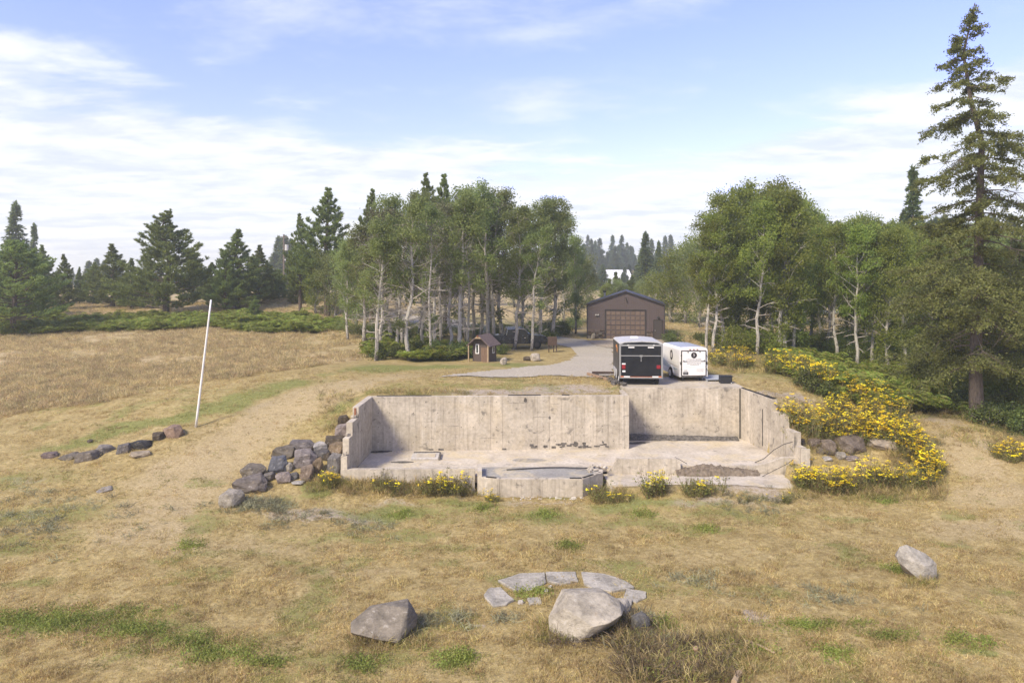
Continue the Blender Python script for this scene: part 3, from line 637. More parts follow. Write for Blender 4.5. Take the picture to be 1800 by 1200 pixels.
# trailer pad with its timber edge
pad = MB().prism([(6.05, 38.13), (12.93, 38.1), (12.95, 41.7), (6.35, 42.0)], 2.4, 2.81)
tag(pad.build('concrete_pad', M['slab']), 'flat concrete parking pad under the two cargo trailers', 'pad')
a_, b_ = G(1042, 660), G(1075, 683)
ed = MB()
for k in range(60):
    t = random.random(); p = a_.lerp(Vector((6.2, 38.2, 2.75)), t); ed.box((p.x+random.uniform(-.35, .35), p.y+random.uniform(-.2, .2), Zg(p.x, p.y)+.06), (random.uniform(.08, .35), random.uniform(.06, .22), random.uniform(.05, .16)), random.random()*3, 0, random.uniform(-.4, .4))
tag(ed.build('rubble', M['soot']), 'dark broken rubble along the left edge of the trailer pad', 'rubble', kind='stuff')
p = G(1050, 664); tag(MB().box((p.x, p.y, p.z+.09), (.14, 2.6, .14), .35).build('timber', M['lumber'], bevel=.01), 'weathered timber edging lying beside the trailer pad', 'timber')
p = G(1058, 661); tag(MB().box((p.x+.3, p.y+.9, p.z+.1), (1.6, .14, .12), -.05).build('timber', M['darkwood'], bevel=.01), 'dark timber lying across the gravel behind the pad edge', 'timber')

# ================================================================== trailers (local: rear face y=0, length along +y)
def wheel(parent, x, y, r, w_, side):
    ty = MB().disc((x, y, r), r, 'X', w_, 24).build('wheel', M['rubber'], parent, bevel=.02)
    MB().disc((x+side*(w_/2+.004), y, r), r*.6, 'X', .02, 18).build('rim', M['white'], ty); MB().disc((x+side*(w_/2+.018), y, r), r*.16, 'X', .02, 10).build('hub', M['steel'], ty)
    return ty
def text_mesh(name, s, size, mat, parent, loc, rot, th=.002):
    cu = bpy.data.curves.new(name, 'FONT'); cu.body = s; cu.size = size; cu.align_x = 'CENTER'; cu.align_y = 'CENTER'; cu.extrude = th; cu.space_character = 1.15
    ob = bpy.data.objects.new(name, cu); COL.objects.link(ob)
    me = bpy.data.meshes.new_from_object(ob.evaluated_get(bpy.context.evaluated_depsgraph_get()))
    bpy.data.objects.remove(ob); me.materials.clear(); me.materials.append(mat)
    return link(name, me, parent, loc, rot)
def shell(W_, z0, z1, arch, y0, y1, rr=.14, n=7):
    """cross-section of a box with rounded upper corners and an arched roof"""
    pts = [(-W_/2, z0), (W_/2, z0)]
    pts += [(W_/2-rr+rr*math.cos(t), z1-rr+rr*math.sin(t)) for t in np.linspace(0, math.pi/2*.8, 4)]
    pts += [(x, z1 + arch*(1-(2*x/W_)**2)-.01) for x in np.linspace(W_/2-rr, -W_/2+rr, n)]
    pts += [(-W_/2+rr-rr*math.cos(t), z1-rr+rr*math.sin(t)) for t in np.linspace(math.pi/2*.8, 0, 4)]
    return [(x, y0, z) for x, z in pts]
# ---- black trailer
bt = empty('cargo_trailer', (7.31, 38.7, 2.81), -R(2.6), 'black and silver enclosed cargo trailer with black double-panel rear ramp door', 'trailer', 'cargo trailers on the pad')
Wb, z0, z1 = 2.46, .46, 2.42
MB().extrude(shell(Wb, z0, z1, .07, 0.03, 0), (0, 3.25, 0)).build('body', M['char'], bt)
rf = []
MB().extrude([(x, .01, z+.012) for x, _, z in shell(Wb+.03, z0, z1, .08, 0, 0)[2:-1]] + [(-Wb/2+.2, .01, z1-.1), (Wb/2-.2, .01, z1-.1)], (0, 3.28, 0)).build('roof', M['offwhite'], bt)
MB().box((-.1, 2.1, z1+.10), (.45, .45, .12)).build('roof_vent', M['white'], bt, bevel=.03)
fr = MB()
fr.box((-Wb/2+.05, -.01, (z0+z1)/2-.03), (.10, .06, z1-z0-.1)).box((Wb/2-.05, -.01, (z0+z1)/2-.03), (.10, .06, z1-z0-.1)).box((0, -.01, z1-.16), (Wb-.2, .06, .09))
fr.build('rear_frame', M['steel'], bt)
MB().extrude([(-Wb/2+.1, -.02, z1-.115), (Wb/2-.1, -.02, z1-.115), (Wb/2-.3, -.02, z1-.02), (0, -.02, z1+.03), (-Wb/2+.3, -.02, z1-.02)], (0, .05, 0)).build('rear_header', M['black'], bt)
MB().box((0, -.035, 1.93), (Wb-.24, .05, .47)).build('door_panel', M['black'], bt, bevel=.01); MB().box((0, -.035, 1.08), (Wb-.24, .05, 1.14)).build('door_panel', M['black'], bt, bevel=.01)
MB().box((0, -.04, 1.675), (Wb-.2, .05, .05)).build('door_bar', M['steel'], bt)
lt = MB().box((0, -.075, 1.67), (.16, .05, .10)); lt.box((0, -.07, 1.55), (.035, .03, .32)); lt.box((0, -.07, 1.38), (.05, .03, .05)); lt.build('latch', M['steel'], bt)
for s in (-1, 1):
    MB().box((s*.55, -.07, 2.15), (.34, .03, .06)).build('hinge_light', M['white'], bt)
    MB().box((s*.72, -.03, 2.27), (.10, .05, .08)).build('corner_lamp', M['offwhite'], bt)
    tl = MB().box((s*.98, -.075, 1.05), (.22 if s > 0 else .2, .05, .2 if s > 0 else .24)).build('tail_light', M['red'], bt, bevel=.015)
    MB().box((s*.80, -.055, .49), (.34, .04, .075)).build('reflector', M['white'], bt); MB().box((s*1.06, -.055, .49), (.18, .04, .075)).build('reflector', M['orange'], bt)
MB().box((-.98, -.075, 1.22), (.2, .05, .07)).build('reflector', M['white'], bt); MB().box((-.97, -.072, .80), (.17, .02, .10)).build('licence_plate', M['white'], bt)
MB().box((0, -.03, .43), (Wb, .10, .07)).build('bumper', M['steel'], bt); MB().box((0, -.02, .485), (Wb-.1, .02, .04)).build('reflective_strip', M['orange'], bt)
[MB().box((x, -.085, .425), (.08, .03, .05)).build('hinge', M['steel'], bt) for x in (-.35, .35)]
for y in (1.7, 2.55):
    for s in (-1, 1): wheel(bt, s*(Wb/2-.13), y, .34, .22, s)
wheel(bt, -Wb/2+.14, .62, .33, .2, -1); wheel(bt, Wb/2-.28, .5, .33, .2, 1)
MB().box((-Wb/2-.012, 2.05, .60), (.03, 1.7, .26)).build('fender', M['offwhite'], bt); MB().box((-Wb/2-.01, .25, 1.35), (.02, .06, 1.5)).build('side_trim', M['iron'], bt)
MB().extrude([(-Wb/2-.012, .9, 1.75), (-Wb/2-.012, 1.2, 1.85), (-Wb/2-.012, 1.1, 2.0), (-Wb/2-.012, 1.8, 2.05), (-Wb/2-.012, 1.3, 2.2), (-Wb/2-.012, .85, 2.05)], (.008, 0, 0)).build('flame_decal', M['flame'], bt)
MB().tube([(-.5, 3.25, .5), (0, 4.3, .5), (.5, 3.25, .5)], .05, 6).build('hitch_frame', M['iron'], bt); MB().tube([(0, 4.25, .0), (0, 4.25, .7)], .035, 6).build('jack', M['iron'], bt)
# ---- white trailer
wt = empty('cargo_trailer', (10.66, 40.05, 2.81), R(5.6), 'white enclosed cargo trailer with round dark emblem on its rear ramp door', 'trailer', 'cargo trailers on the pad')
Ww, z0, z1 = 1.70, .28, 1.98
MB().extrude(shell(Ww, z0, z1, .05, 0.02, 0, .16), (0, 3.15, 0)).build('body', M['white'], wt)
MB().extrude([(-Ww/2+.14, .25, z1-.03), (Ww/2-.14, .25, z1-.03), (Ww/2-.16, .25, z1+.03), (0, .25, z1+.062), (-Ww/2+.16, .25, z1+.03)], (0, 2.75, 0)).build('roof', M['roofgrey'], wt)
MB().extrude([(-Ww/2, 3.17, z0+.1), (Ww/2, 3.17, z0+.1), (0, 3.6, z0+.1)], (0, 0, 1.45)).build('nose', M['white'], wt)
df = MB(); 
df.box((-.735, -.005, 1.06), (.045, .05, 1.46)).box((.735, -.005, 1.06), (.045, .05, 1.46)).box((0, -.005, 1.80), (1.5, .05, .045)).box((0, -.005, .335), (1.5, .06, .05))
df.build('door_frame', M['trim'], wt)
MB().box((0, -.02, 1.065), (1.41, .05, 1.40)).build('rear_door', M['white'], wt, bevel=.01)
MB().box((0, -.05, 1.19), (1.38, .014, .018)).build('door_seam', M['trim'], wt)
for s in (-1, 1):
    MB().box((s*.52, -.052, 1.195), (.20, .03, .035)).box((s*.62, -.055, 1.22), (.035, .03, .09)).build('latch', M['iron'], wt)
    MB().box((s*.36, -.05, 1.74), (.045, .03, .07)).build('hinge', M['iron'], wt)
    MB().box((s*.79, -.01, 1.08), (.06, .05, .16)).build('tail_light', M['trim'], wt, bevel=.01)
    for z in (1.53, .74): MB().box((s*.755, -.03, z), (.05, .05, .07)).build('door_catch', M['iron'], wt)
for x in (-.22, 0, .22): MB().box((x, -.005, 1.875), (.07, .05, .045)).build('marker_light', M['amber'], wt)
lg = MB().disc((0, -.05, 1.55), .175, 'Y', .014, 26).build('round_emblem', M['ink'], wt)
text_mesh('letter', 'S', .25, M['silver'], lg, (0, -.0595, 1.56), (math.pi/2, 0, 0)); 
text_mesh('company_lettering', 'STONECREEK', .135, M['greyink'], wt, (0, -.0475, 1.285), (math.pi/2, 0, 0))
dl = MB()
for z, x0, x1, h_ in ((1.10, -.42, .42, .022), (1.04, -.42, .38, .022), (.985, -.22, .30, .03), (.74, .16, .58, .012), (.69, .16, .58, .012), (.64, .16, .52, .012), (.59, .16, .58, .012), (.84, -.5, .56, .006)):
    x = x0
    while x < x1: k = random.uniform(.025, .06); dl.box((x+k/2, -.0465, z), (k, .005, h_)); x += k+random.uniform(.012, .03)
dl.build('small_print', M['greyink'], wt)
MB().box((-.50, -.052, .50), (.30, .014, .16)).build('licence_plate', M['ink'], wt); MB().box((-.50, -.06, .50), (.19, .006, .07)).build('plate_number', M['greyink'], wt)
MB().box((-.50, -.048, .66), (.2, .006, .035)).build('small_badge', M['greyink'], wt)
MB().disc((-Ww/2-.006, 1.45, 1.42), .30, 'X', .012, 26, sx=.8).build('side_emblem', M['ink'], wt); MB().disc((-Ww/2-.014, 1.45, 1.42), .17, 'X', .008, 20, sx=.7).build('emblem_centre', M['silver'], wt)
xx = -Ww/2-.006
MB().extrude([(xx, 3.1, 1.1), (xx, 2.7, 1.02), (xx, 2.0, .8), (xx, 1.2, .74), (xx, .25, .68), (xx, .9, .60), (xx, 2.0, .6), (xx, 2.6, .62), (xx, 3.1, .62)], (.006, 0, 0)).build('wave_decal', M['palewave'], wt)
MB().extrude([(xx, 2.6, 1.0), (xx, 1.6, .9), (xx, .2, .86), (xx, .2, .83), (xx, 1.6, .86), (xx, 2.6, .95)], (.006, 0, 0)).build('stripe_decal', M['silver'], wt)
for s in (-1, 1): wheel(wt, s*(Ww/2-.02), 1.5, .33, .19, s)
for s in (-1, 1): MB().tube([(s*(Ww/2+.0), 1.05, .38), (s*(Ww/2), 1.17, .66), (s*(Ww/2), 1.5, .74), (s*(Ww/2), 1.83, .66), (s*(Ww/2), 1.95, .38)], .05, 6).build('fender', M['white'], wt)
MB().box((.55, .35, .2), (.14, .14, .4)).box((-.55, .35, .14), (.1, .1, .28)).build('stand', M['iron'], wt)
# ---- black bin and galvanised tray beside it
p = (12.35, 39.5, 2.81)
bn = empty('storage_bin', p, -.06, 'small black lidded box standing on the pad corner right of white trailer', 'bin')
MB().box((0, 0, .2), (.66, .5, .4)).build('box', M['bin'], bn, bevel=.015); MB().box((.03, 0, .415), (.72, .54, .035)).build('lid', M['bin'], bn, bevel=.008); MB().box((.27, -.253, .05), (.05, .01, .04)).build('label_plate', M['white'], bn)
tr = MB(); tr.box((0, 0, .12), (1.1, .7, .04)); tr.box((-.5, 0, .06), (.06, .7, .12)).box((.5, 0, .06), (.06, .7, .12)); tr.box((0, .33, .2), (1.1, .04, .18))
tag(tr.build('metal_tray', M['roofgrey'], loc=(11.95, 40.4, 2.81)), 'low grey metal tray lying behind the black box', 'tray')

# ================================================================== brown garage
gx0, gx1, gy_, gz = 7.72, 15.62, 70.2, 2.45
gr = empty('garage', ((gx0+gx1)/2, gy_, gz), -R(10), 'brown steel garage with low gable roof and large panelled overhead door', 'garage')
W2 = (gx1-gx0)/2*1.0; EV, PK, DP = 3.58, 4.92, 9.0
MB().extrude([(-W2, 0, -.3), (W2, 0, -.3), (W2, 0, EV), (0, 0, PK), (-W2, 0, EV)], (0, DP, 0)).build('wall', M['siding'], gr)
dx0, dx1, dh = -1.98, 1.98, 2.98
rib = MB(); x = -W2+.12
while x < W2-.05:
    zt = PK-(PK-EV)*abs(x)/W2-.03; zb_ = .98
    if dx0-.1 < x < dx1+.1: zb_ = dh+.1
    elif 2.8 < x < 3.75: zb_ = 1.75
    rib.box((x, -.02, (zt+zb_)/2), (.045, .04, zt-zb_)); x += .23
rib.build('siding_rib', M['siding'], gr)['kind'] = 'stuff'
for s in (-1, 1):
    MB().extrude([(s*(W2+.12), -.22, EV-.06), (s*(W2+.12), -.22, EV+.05), (0, -.22, PK+.10), (0, -.22, PK-.02)], (0, DP+.4, 0)).build('roof', M['trim'], gr)
    MB().box((s*(W2-.02), -.035, EV/2-.05), (.09, .06, EV-.1)).build('corner_trim', M['trim'], gr)
dr = MB().box((0, .03, dh/2), (dx1-dx0, .08, dh)).build('overhead_door', M['siding'], gr)
MB().box((dx0-.06, -.03, dh/2+.03), (.11, .08, dh+.08)).box((dx1+.06, -.03, dh/2+.03), (.11, .08, dh+.08)).box((0, -.03, dh+.07), (dx1-dx0+.24, .08, .12)).build('door_trim', M['trim'], gr)
pm = None; cw = (dx1-dx0)/8; rh = dh/6
for i in range(8):
    for j in range(6):
        c = (dx0+cw*(i+.5), -.02, rh*(j+.5)-(.0))
        if pm is None:
            pm = MB().extrude([(-cw/2+.05, 0, -rh/2+.06), (cw/2-.05, 0, -rh/2+.06), (cw/2-.05, 0, rh/2-.06), (-cw/2+.05, 0, rh/2-.06)], (0, -.035, 0)).mesh('door_panel', M['garagedoor'])
        link('door_panel', pm, dr, c)
for j in range(1, 4): MB().box((0, -.012, dh*j/4+.02), (dx1-dx0, .02, .03)).build('section_joint', M['trim'], dr)
md = MB().box((3.28, -.03, 1.0), (.80, .06, 2.05)).build('side_door', M['mandoor'], gr); MB().disc((2.98, -.08, 1.0), .04, 'Y', .05, 10).build('handle', M['steel'], md)
MB().box((2.84, -.04, 1.02), (.07, .07, 2.12)).box((3.72, -.04, 1.02), (.07, .07, 2.12)).box((3.28, -.04, 2.07), (.95, .07, .07)).build('door_trim', M['trim'], gr)
for x0, x1 in ((-W2+.08, dx0-.13), (dx1+.13, 2.78)):
    MB().box(((x0+x1)/2, -.06, .97), (x1-x0, .12, .06)).build('stone_cap', M['shingle'], gr)
    z = .0
    while z < .92:
        h_ = random.uniform(.12, .2); x = x0
        while x < x1-.05:
            w_ = min(random.uniform(.18, .5), x1-x); o = MB().box((x+w_/2, -.05, min(z+h_/2, .93)), (w_-.02, random.uniform(.06, .13), h_-.02), 0).build('stone', M['rock'], gr, bevel=.012)
            c = random.choice([(.07,.05,.042), (.10,.075,.065), (.13,.095,.075), (.05,.04,.036), (.17,.15,.13)]); o.color = (*c, 1); x += w_
        z += h_
lm = MB().box((-2.9, -.06, 2.5), (.1, .12, .1)).build('flood_light', M['iron'], gr)
for s in (-1, 1): MB().disc((-2.9+s*.11, -.16, 2.54), .075, 'Y', .12, 12).build('lamp_head', M['offwhite'], lm)
MB().box((3.3, -.08, 2.33), (.22, .14, .16)).build('wall_lamp', M['iron'], gr); MB().tube([(0, -.05, 4.35), (.05, -.2, 4.25), (.12, -.22, 3.95)], .05, 6).build('gable_lamp', M['iron'], gr)
ch = MB().tube([(-2.3, 4.5, 3.9), (-2.3, 4.5, 4.75)], .11, 10).build('chimney_pipe', M['steel'], gr); MB().tube([(-2.3, 4.5, 4.75), (-2.3, 4.5, 4.95)], .17, 10).build('chimney_cap', M['iron'], ch)
MB().box((0, -.8, .02), (dx1-dx0+.5, 1.5, .12)).build('door_sill', M['slab'], gr); MB().box((3.3, -.5, .02), (1.0, .9, .12)).build('door_sill', M['slab'], gr)

# ================================================================== playhouse shed
p = G(845, 636)
sh = empty('playhouse', (p.x, p.y+.2, p.z-.05), -R(24), 'small brown wooden playhouse with shingled gable porch and white framed windows', 'playhouse')
sw, sd, he, hp_ = 1.35, 1.25, 1.38, 1.98
MB().extrude([(-sw/2, 0, 0), (sw/2, 0, 0), (sw/2, 0, he), (0, 0, hp_-.06), (-sw/2, 0, he)], (0, sd, 0)).build('wall', M['shedwall'], sh)
for s in (-1, 1):
    MB().extrude([(s*(sw/2+.28), -.5, he-.2), (s*(sw/2+.28), -.5, he-.13), (0, -.5, hp_+.06), (0, -.5, hp_)], (0, sd+.75, 0)).build('roof', M['shingle'], sh)
    MB().box((s*(sw/2+.12), -.42, he/2-.05), (.075, .075, he-.1)).build('porch_post', M['palewood'], sh)
MB().extrude([(-.28, -.515, hp_-.2), (.28, -.515, hp_-.2), (0, -.515, hp_)], (0, .03, 0)).build('gable_board', M['palewood'], sh)
MB().box((0, -.53, hp_-.02), (.10, .06, .14)).build('finial', M['rust'], sh)
wn = MB().box((-.28, -.02, .98), (.28, .05, .72)).build('window', M['white'], sh); MB().box((-.28, -.05, .98), (.15, .02, .58)).build('pane', M['glass'], wn)
wn = MB().box((sw/2+.02, .7, .9), (.05, .34, .52)).build('window', M['white'], sh); MB().box((sw/2+.05, .7, .9), (.02, .2, .38)).build('pane', M['glass'], wn)
d_ = MB().box((.32, -.03, .55), (.52, .05, 1.08)).build('door', M['sheddoor'], sh)
for k in range(4): MB().box((.13+k*.127, -.062, .55), (.112, .02, 1.05)).build('plank', M['sheddoor'], d_)
MB().box((.32, -.08, .57), (.5, .02, .07)).build('door_rail', M['sheddoor'], d_)

# ================================================================== parked black pickup behind the grove
p = G(905, 612)
cr = empty('pickup_truck', (p.x+.1, p.y+.3, p.z), R(6), 'black pickup truck parked behind the aspens right of the playhouse', 'truck')
# local: length along +x (front at +x), width along y, near side y=-.95
prof = [(-2.7, .45), (2.55, .45), (2.72, .7), (2.70, 1.0), (2.4, 1.13), (1.35, 1.2), (.55, 1.82), (-.9, 1.84), (-1.12, 1.22), (-2.68, 1.18), (-2.72, .7)]
bd = MB().extrude([(x, -.93, z) for x, z in prof], (0, 1.86, 0)).build('body', M['car'], cr, bevel=.06)
MB().extrude([(-.85, -.945, 1.27), (.15, -.945, 1.25), (.15, -.945, 1.72), (-.78, -.945, 1.74)], (0, .02, 0)).build('side_window', M['glass'], cr); MB().extrude([(.22, -.945, 1.25), (1.12, -.945, 1.25), (.55, -.945, 1.70), (.22, -.945, 1.72)], (0, .02, 0)).build('side_window', M['glass'], cr)
MB().tube([(-.92, -.955, 1.24), (-.85, -.955, 1.77), (.56, -.955, 1.75), (1.22, -.955, 1.24)], .022, 5).build('window_trim', M['chrome'], cr)
MB().extrude([(1.27, -.8, 1.25), (1.27, .8, 1.25), (.6, .7, 1.79), (.6, -.7, 1.79)], (.03, 0, .03)).build('windshield', M['glass'], cr)
MB().box((0.7, -.945, .98), (.16, .02, .035)).box((-.3, -.945, .98), (.16, .02, .035)).build('door_handle', M['chrome'], cr); MB().box((1.1, -1.0, 1.28), (.14, .16, .12)).build('mirror', M['car'], cr)
MB().box((2.66, -.68, .92), (.12, .3, .16)).build('headlight', M['chrome'], cr); MB().box((2.66, .68, .92), (.12, .3, .16)).build('headlight', M['chrome'], cr)
for x in (-1.75, 1.75):
    for s in (-1, 1):
        ty = MB().disc((x, s*.86, .38), .38, 'Y', .24, 20).build('wheel', M['rubber'], cr); MB().disc((x, s*.99, .38), .20, 'Y', .02, 14).build('rim', M['iron'], ty)
# small dark utility cart among the far trunks, by the gravel track
p = G(750, 577); ct = empty('utility_cart', p, .4, 'small dark utility cart parked by gravel track behind the grove', 'cart')
MB().box((0, 0, .55), (1.3, .9, .45)).build('body', M['bin'], ct, bevel=.05); MB().box((.2, 0, 1.2), (.9, .85, .06)).build('canopy', M['bin'], ct); MB().tube([(.6, .35, .7), (.6, .35, 1.2)], .03, 5).tube([(-.2, .35, .7), (-.2, .35, 1.2)], .03, 5).build('canopy_post', M['iron'], ct)
for x in (-.45, .45):
    for s in (-1, 1): MB().disc((x, s*.45, .26), .26, 'Y', .16, 14).build('wheel', M['rubber'], ct)
# notice board
p = G(971, 619); nb = empty('notice_board', (p.x, p.y, p.z), -.1, 'dark wooden notice board on posts at the driveway bend', 'sign')
MB().box((0, 0, .95), (.78, .16, .75)).build('board', M['darkwood'], nb, bevel=.01)
for x in (-.3, .1, .34): MB().box((x, .1, .5), (.08, .08, 1.2)).build('post', M['darkwood'], nb)
# leaning white pole in the field
p = G(344, 750); q_ = Vector(uvy(371, 527, p.y))
wp = MB(); pts = [p.lerp(q_, t) - Vector((0, 0, .1*(1-t))) for t in np.linspace(0, 1, 9)]; wp.tube(pts, [.065-.02*t for t in np.linspace(0, 1, 9)], 8)
tag(wp.build('white_pole', M['white'], smooth=True), 'tall leaning white pole standing alone in the left field', 'pole')
# utility pole with transformer
up = empty('utility_pole', (uvy(499, 505, 140)[0], 140, Zg(uvy(499, 505, 140)[0], 140)), 0, 'dark wooden utility pole with grey transformer beyond the left pines', 'utility pole')
hh = top_z(499, 412, 140)-up.location.z
MB().tube([(0, 0, -.3), (0, 0, hh)], [.24, .17], 8).build('pole', M['polewood'], up); MB().tube([(.6, -.1, hh-3.3), (.6, -.1, hh-2.1)], .36, 12).build('transformer', M['offwhite'], up); MB().box((.3, -.1, hh-2.5), (.5, .1, .1)).build('bracket', M['iron'], up); MB().box((.3, -.1, hh-5.2), (.25, .2, .3)).build('meter_box', M['offwhite'], up)
MB().box((0, 0, hh-.5), (1.6, .12, .14)).build('crossarm', M['polewood'], up)
# distant barn with pale roof
by = 235; bx = uvy(1092, 500, by)[0]; bz = Zg(bx, by)
bz0 = top_z(1092, 520, by)
bnr = empty('barn', (bx, by, bz0), R(8), 'distant old barn with pale metal roof above the garage', 'barn')
MB().extrude([(-4.6, 0, -6), (4.6, 0, -6), (4.6, 0, 4.2), (-4.6, 0, 4.2)], (0, 9, 0)).build('wall', M['barnwall'], bnr)
MB().extrude([(-5.0, -.5, 3.9), (5.0, -.5, 3.9), (4.2, 4.5, 8.9), (-4.2, 4.5, 8.9)], (0, .1, .12)).build('roof', M['barnroof'], bnr); MB().extrude([(-5, 9.5, 3.9), (5, 9.5, 3.9), (4.2, 4.5, 8.9), (-4.2, 4.5, 8.9)], (0, .1, .12)).build('roof', M['barnroof'], bnr)
MB().extrude([(-5.0, 1, 1.6), (-7.6, 1, 1.2), (-6, 1, 4.6), (-5, 1, 5.4)], (0, 6, 0)).build('lean_to', M['barnroof'], bnr)
# low pale roof glimpsed through the right grove
p = G(1430, 556); tag(MB().box((p.x, p.y+3, p.z+.5), (9, 3, .25)).box((p.x, p.y+3, p.z+.2), (8.4, 2.6, .8)).build('low_shed', M['barnroof']), 'long low pale shed glimpsed between trunks of the right grove', 'shed')

# ================================================================== rocks
def rock_mesh(seed, pts=None, n=16, sub=2, rough=.05, bev=.055):
    r_ = random.Random(seed); bm = bmesh.new()
    if pts is None:
        pts = []
        for k in range(n):
            z = 1-2*(k+.5)/n; a = k*2.4+r_.random()*.9; s = math.sqrt(1-z*z); q = r_.uniform(.78, 1.08)
            e = .6
            pts.append((math.copysign(abs(math.cos(a)*s)**e, math.cos(a)*s)*q*.5, math.copysign(abs(math.sin(a)*s)**e, math.sin(a)*s)*q*.5, math.copysign(abs(z)**e, z)*q*.5))
    vs = [bm.verts.new(p) for p in pts]
    res = bmesh.ops.convex_hull(bm, input=vs)
    bmesh.ops.delete(bm, geom=[g for g in set(res['geom_interior']) | set(res['geom_unused']) if isinstance(g, bmesh.types.BMVert) and g.is_valid], context='VERTS')
    ext = max((v.co.length for v in bm.verts))
    bmesh.ops.bevel(bm, geom=list(bm.edges), offset=ext*bev, segments=1, affect='EDGES', clamp_overlap=True)
    bmesh.ops.triangulate(bm, faces=bm.faces)
    bmesh.ops.subdivide_edges(bm, edges=[e for e in bm.edges if e.calc_length() > ext*.16], cuts=1, use_grid_fill=True)
    bmesh.ops.triangulate(bm, faces=bm.faces)
    for k in range(sub-1):
        bmesh.ops.subdivide_edges(bm, edges=[e for e in bm.edges if e.calc_length() > ext*.12], cuts=1); bmesh.ops.triangulate(bm, faces=bm.faces)
    from mathutils import noise as mn
    off = Vector((seed*3.1, seed*1.7, 0))
    bm.normal_update()
    for v in bm.verts:
        d = mn.fractal(v.co/ext*2.6+off, 1, 2, 4)*rough*ext + (mn.noise(v.co/ext*7+off))*rough*.4*ext
        v.co += v.normal*d
    me = bpy.data.meshes.new('rock'); bm.to_mesh(me); bm.free(); me.materials.append(M['rock']); return me
def rock(u, v, w_, h_, col, label, seed, group=None, dep=.8, sink=.18, tilt=None, pts=None, name='rock', cat='rock', rough=.05, n=16, bev=.03):
    g = G(u, v-1); s = g.y/F
    W_ = w_*s; an = math.atan2(CAM_H-g.z, g.y); H_ = max(h_*s*.5, (h_*s*1.0 - W_*dep*math.sin(an)*.55)/math.cos(an)) if pts or sink > .3 else h_*s/.95
    me = rock_mesh(seed, pts, n, 3 if pts else 2, rough, bev)
    o = link(name, me); H2 = H_*(1+sink); o.scale = (W_*1.02, W_*dep, H2)
    o.location = (g.x, g.y+W_*dep*.35, g.z+H2/2-H_*sink*.9)
    rr = random.Random(seed)
    o.rotation_euler = tilt if tilt else (rr.uniform(-.15, .15), rr.uniform(-.12, .12), rr.uniform(-.4, .4))
    o.color = (*col, 1); return tag(o, label, cat, group)
DK, BG_, BR_, PK_, LT, WH = (.09,.070,.050), (.145,.122,.094), (.18,.13,.08), (.24,.195,.17), (.29,.255,.205), (.36,.33,.29)
PILE = [(602,750,22,17,DK,'dark angular rock at the top of left rock stack by the wall'),(600,773,30,24,PK_,'pinkish grey block second from the top of left rock stack'),(588,789,44,17,DK,'long dark slab-like rock below the pinkish block in left stack'),
 (527,797,44,18,(.15,.13,.12),'long brown-grey rock lying on top ridge of left rock stack'),(561,796,27,16,WH,'whitish crumbling rock in the middle of left rock stack'),(592,804,36,22,BR_,'large brown rock touching the stepped wall under the long slab'),
 (495,811,42,22,BG_,'blue-grey rounded rock at the outer upper end of left stack'),(541,799,20,10,DK,'thin dark wedge rock between white rock and long brown rock'),(563,808,36,13,(.1,.09,.085),'flat dark rock spanning gap below the whitish rock'),
 (531,825,40,28,(.2,.17,.155),'large brown rock with white stains in the middle of left stack'),(487,834,35,27,(.115,.115,.125),'upright blue-grey rock under the outer rounded rock'),(508,831,13,15,LT,'small pale stone wedged between two grey rocks in left stack'),
 (556,834,20,25,BR_,'tall brown rock in the lower row beside the round grey one'),(588,835,29,30,(.16,.145,.13),'round grey boulder at bottom of stack against the curb end'),(536,848,25,26,(.20,.15,.11),'reddish brown upright rock at the stack foot'),
 (441,844,45,22,BG_,'dark grey rock resting on the slope below the stack'),(470,848,24,14,(.19,.165,.14),'small grey-tan rock beside the dark slope rock'),(497,851,29,18,PK_,'dusty tan rock half buried at the stack foot'),
 (433,869,64,24,(.15,.125,.105),'long low brown rock near bottom end of left stack'),(401,894,40,27,LT,'pale tan angular boulder at lowest end of left stack'),(523,854,24,6,WH,'flat white broken slab lying at the stack foot'),(575,812,16,14,DK,'dark rock filling the shadowed gap behind the round boulder'),(515,845,16,12,(.13,.12,.11),'small dark rock behind the white slab')]
for k, (u, v, w_, h_, c, lb) in enumerate(PILE): rock(u, v, w_*1.08, h_*1.08, c, lb, 11+k, 'rocks stacked left of the foundation', dep=.85, n=14)
ROW = [(82,804,27,14,(.16,.12,.105),'small reddish brown rock at the far left of field rock row'),(116,806,30,13,BG_,'low grey rock second from left in the field rock row'),(147,809,37,22,(.15,.125,.10),'dark grey-brown hump rock in the field rock row'),(178,796,29,17,(.2,.175,.15),'brownish rock in the middle of the field rock row'),
 (214,795,24,20,(.13,.115,.105),'blocky dark rock beside the black one in field row'),(242,788,40,19,(.05,.047,.045),'almost black wedge rock in the field rock row'),(240,803,36,15,(.31,.25,.175),'tan slab below the black wedge rock in field row'),(274,773,21,16,DK,'small dark rock near the right end of field row'),(302,767,30,25,(.24,.165,.12),'reddish slanted slab at the right end of field row'),(180,863,26,10,(.26,.23,.2),'flat pale stone sunk in the lawn below field row'),(156,776,14,6,DK,'small dark stone in the grass behind the field row')]
for k, (u, v, w_, h_, c, lb) in enumerate(ROW): rock(u, v+3, w_*1.2, h_*1.0, c, lb, 61+k, 'rocks in a row along the field edge', dep=.9, n=13, sink=.55)
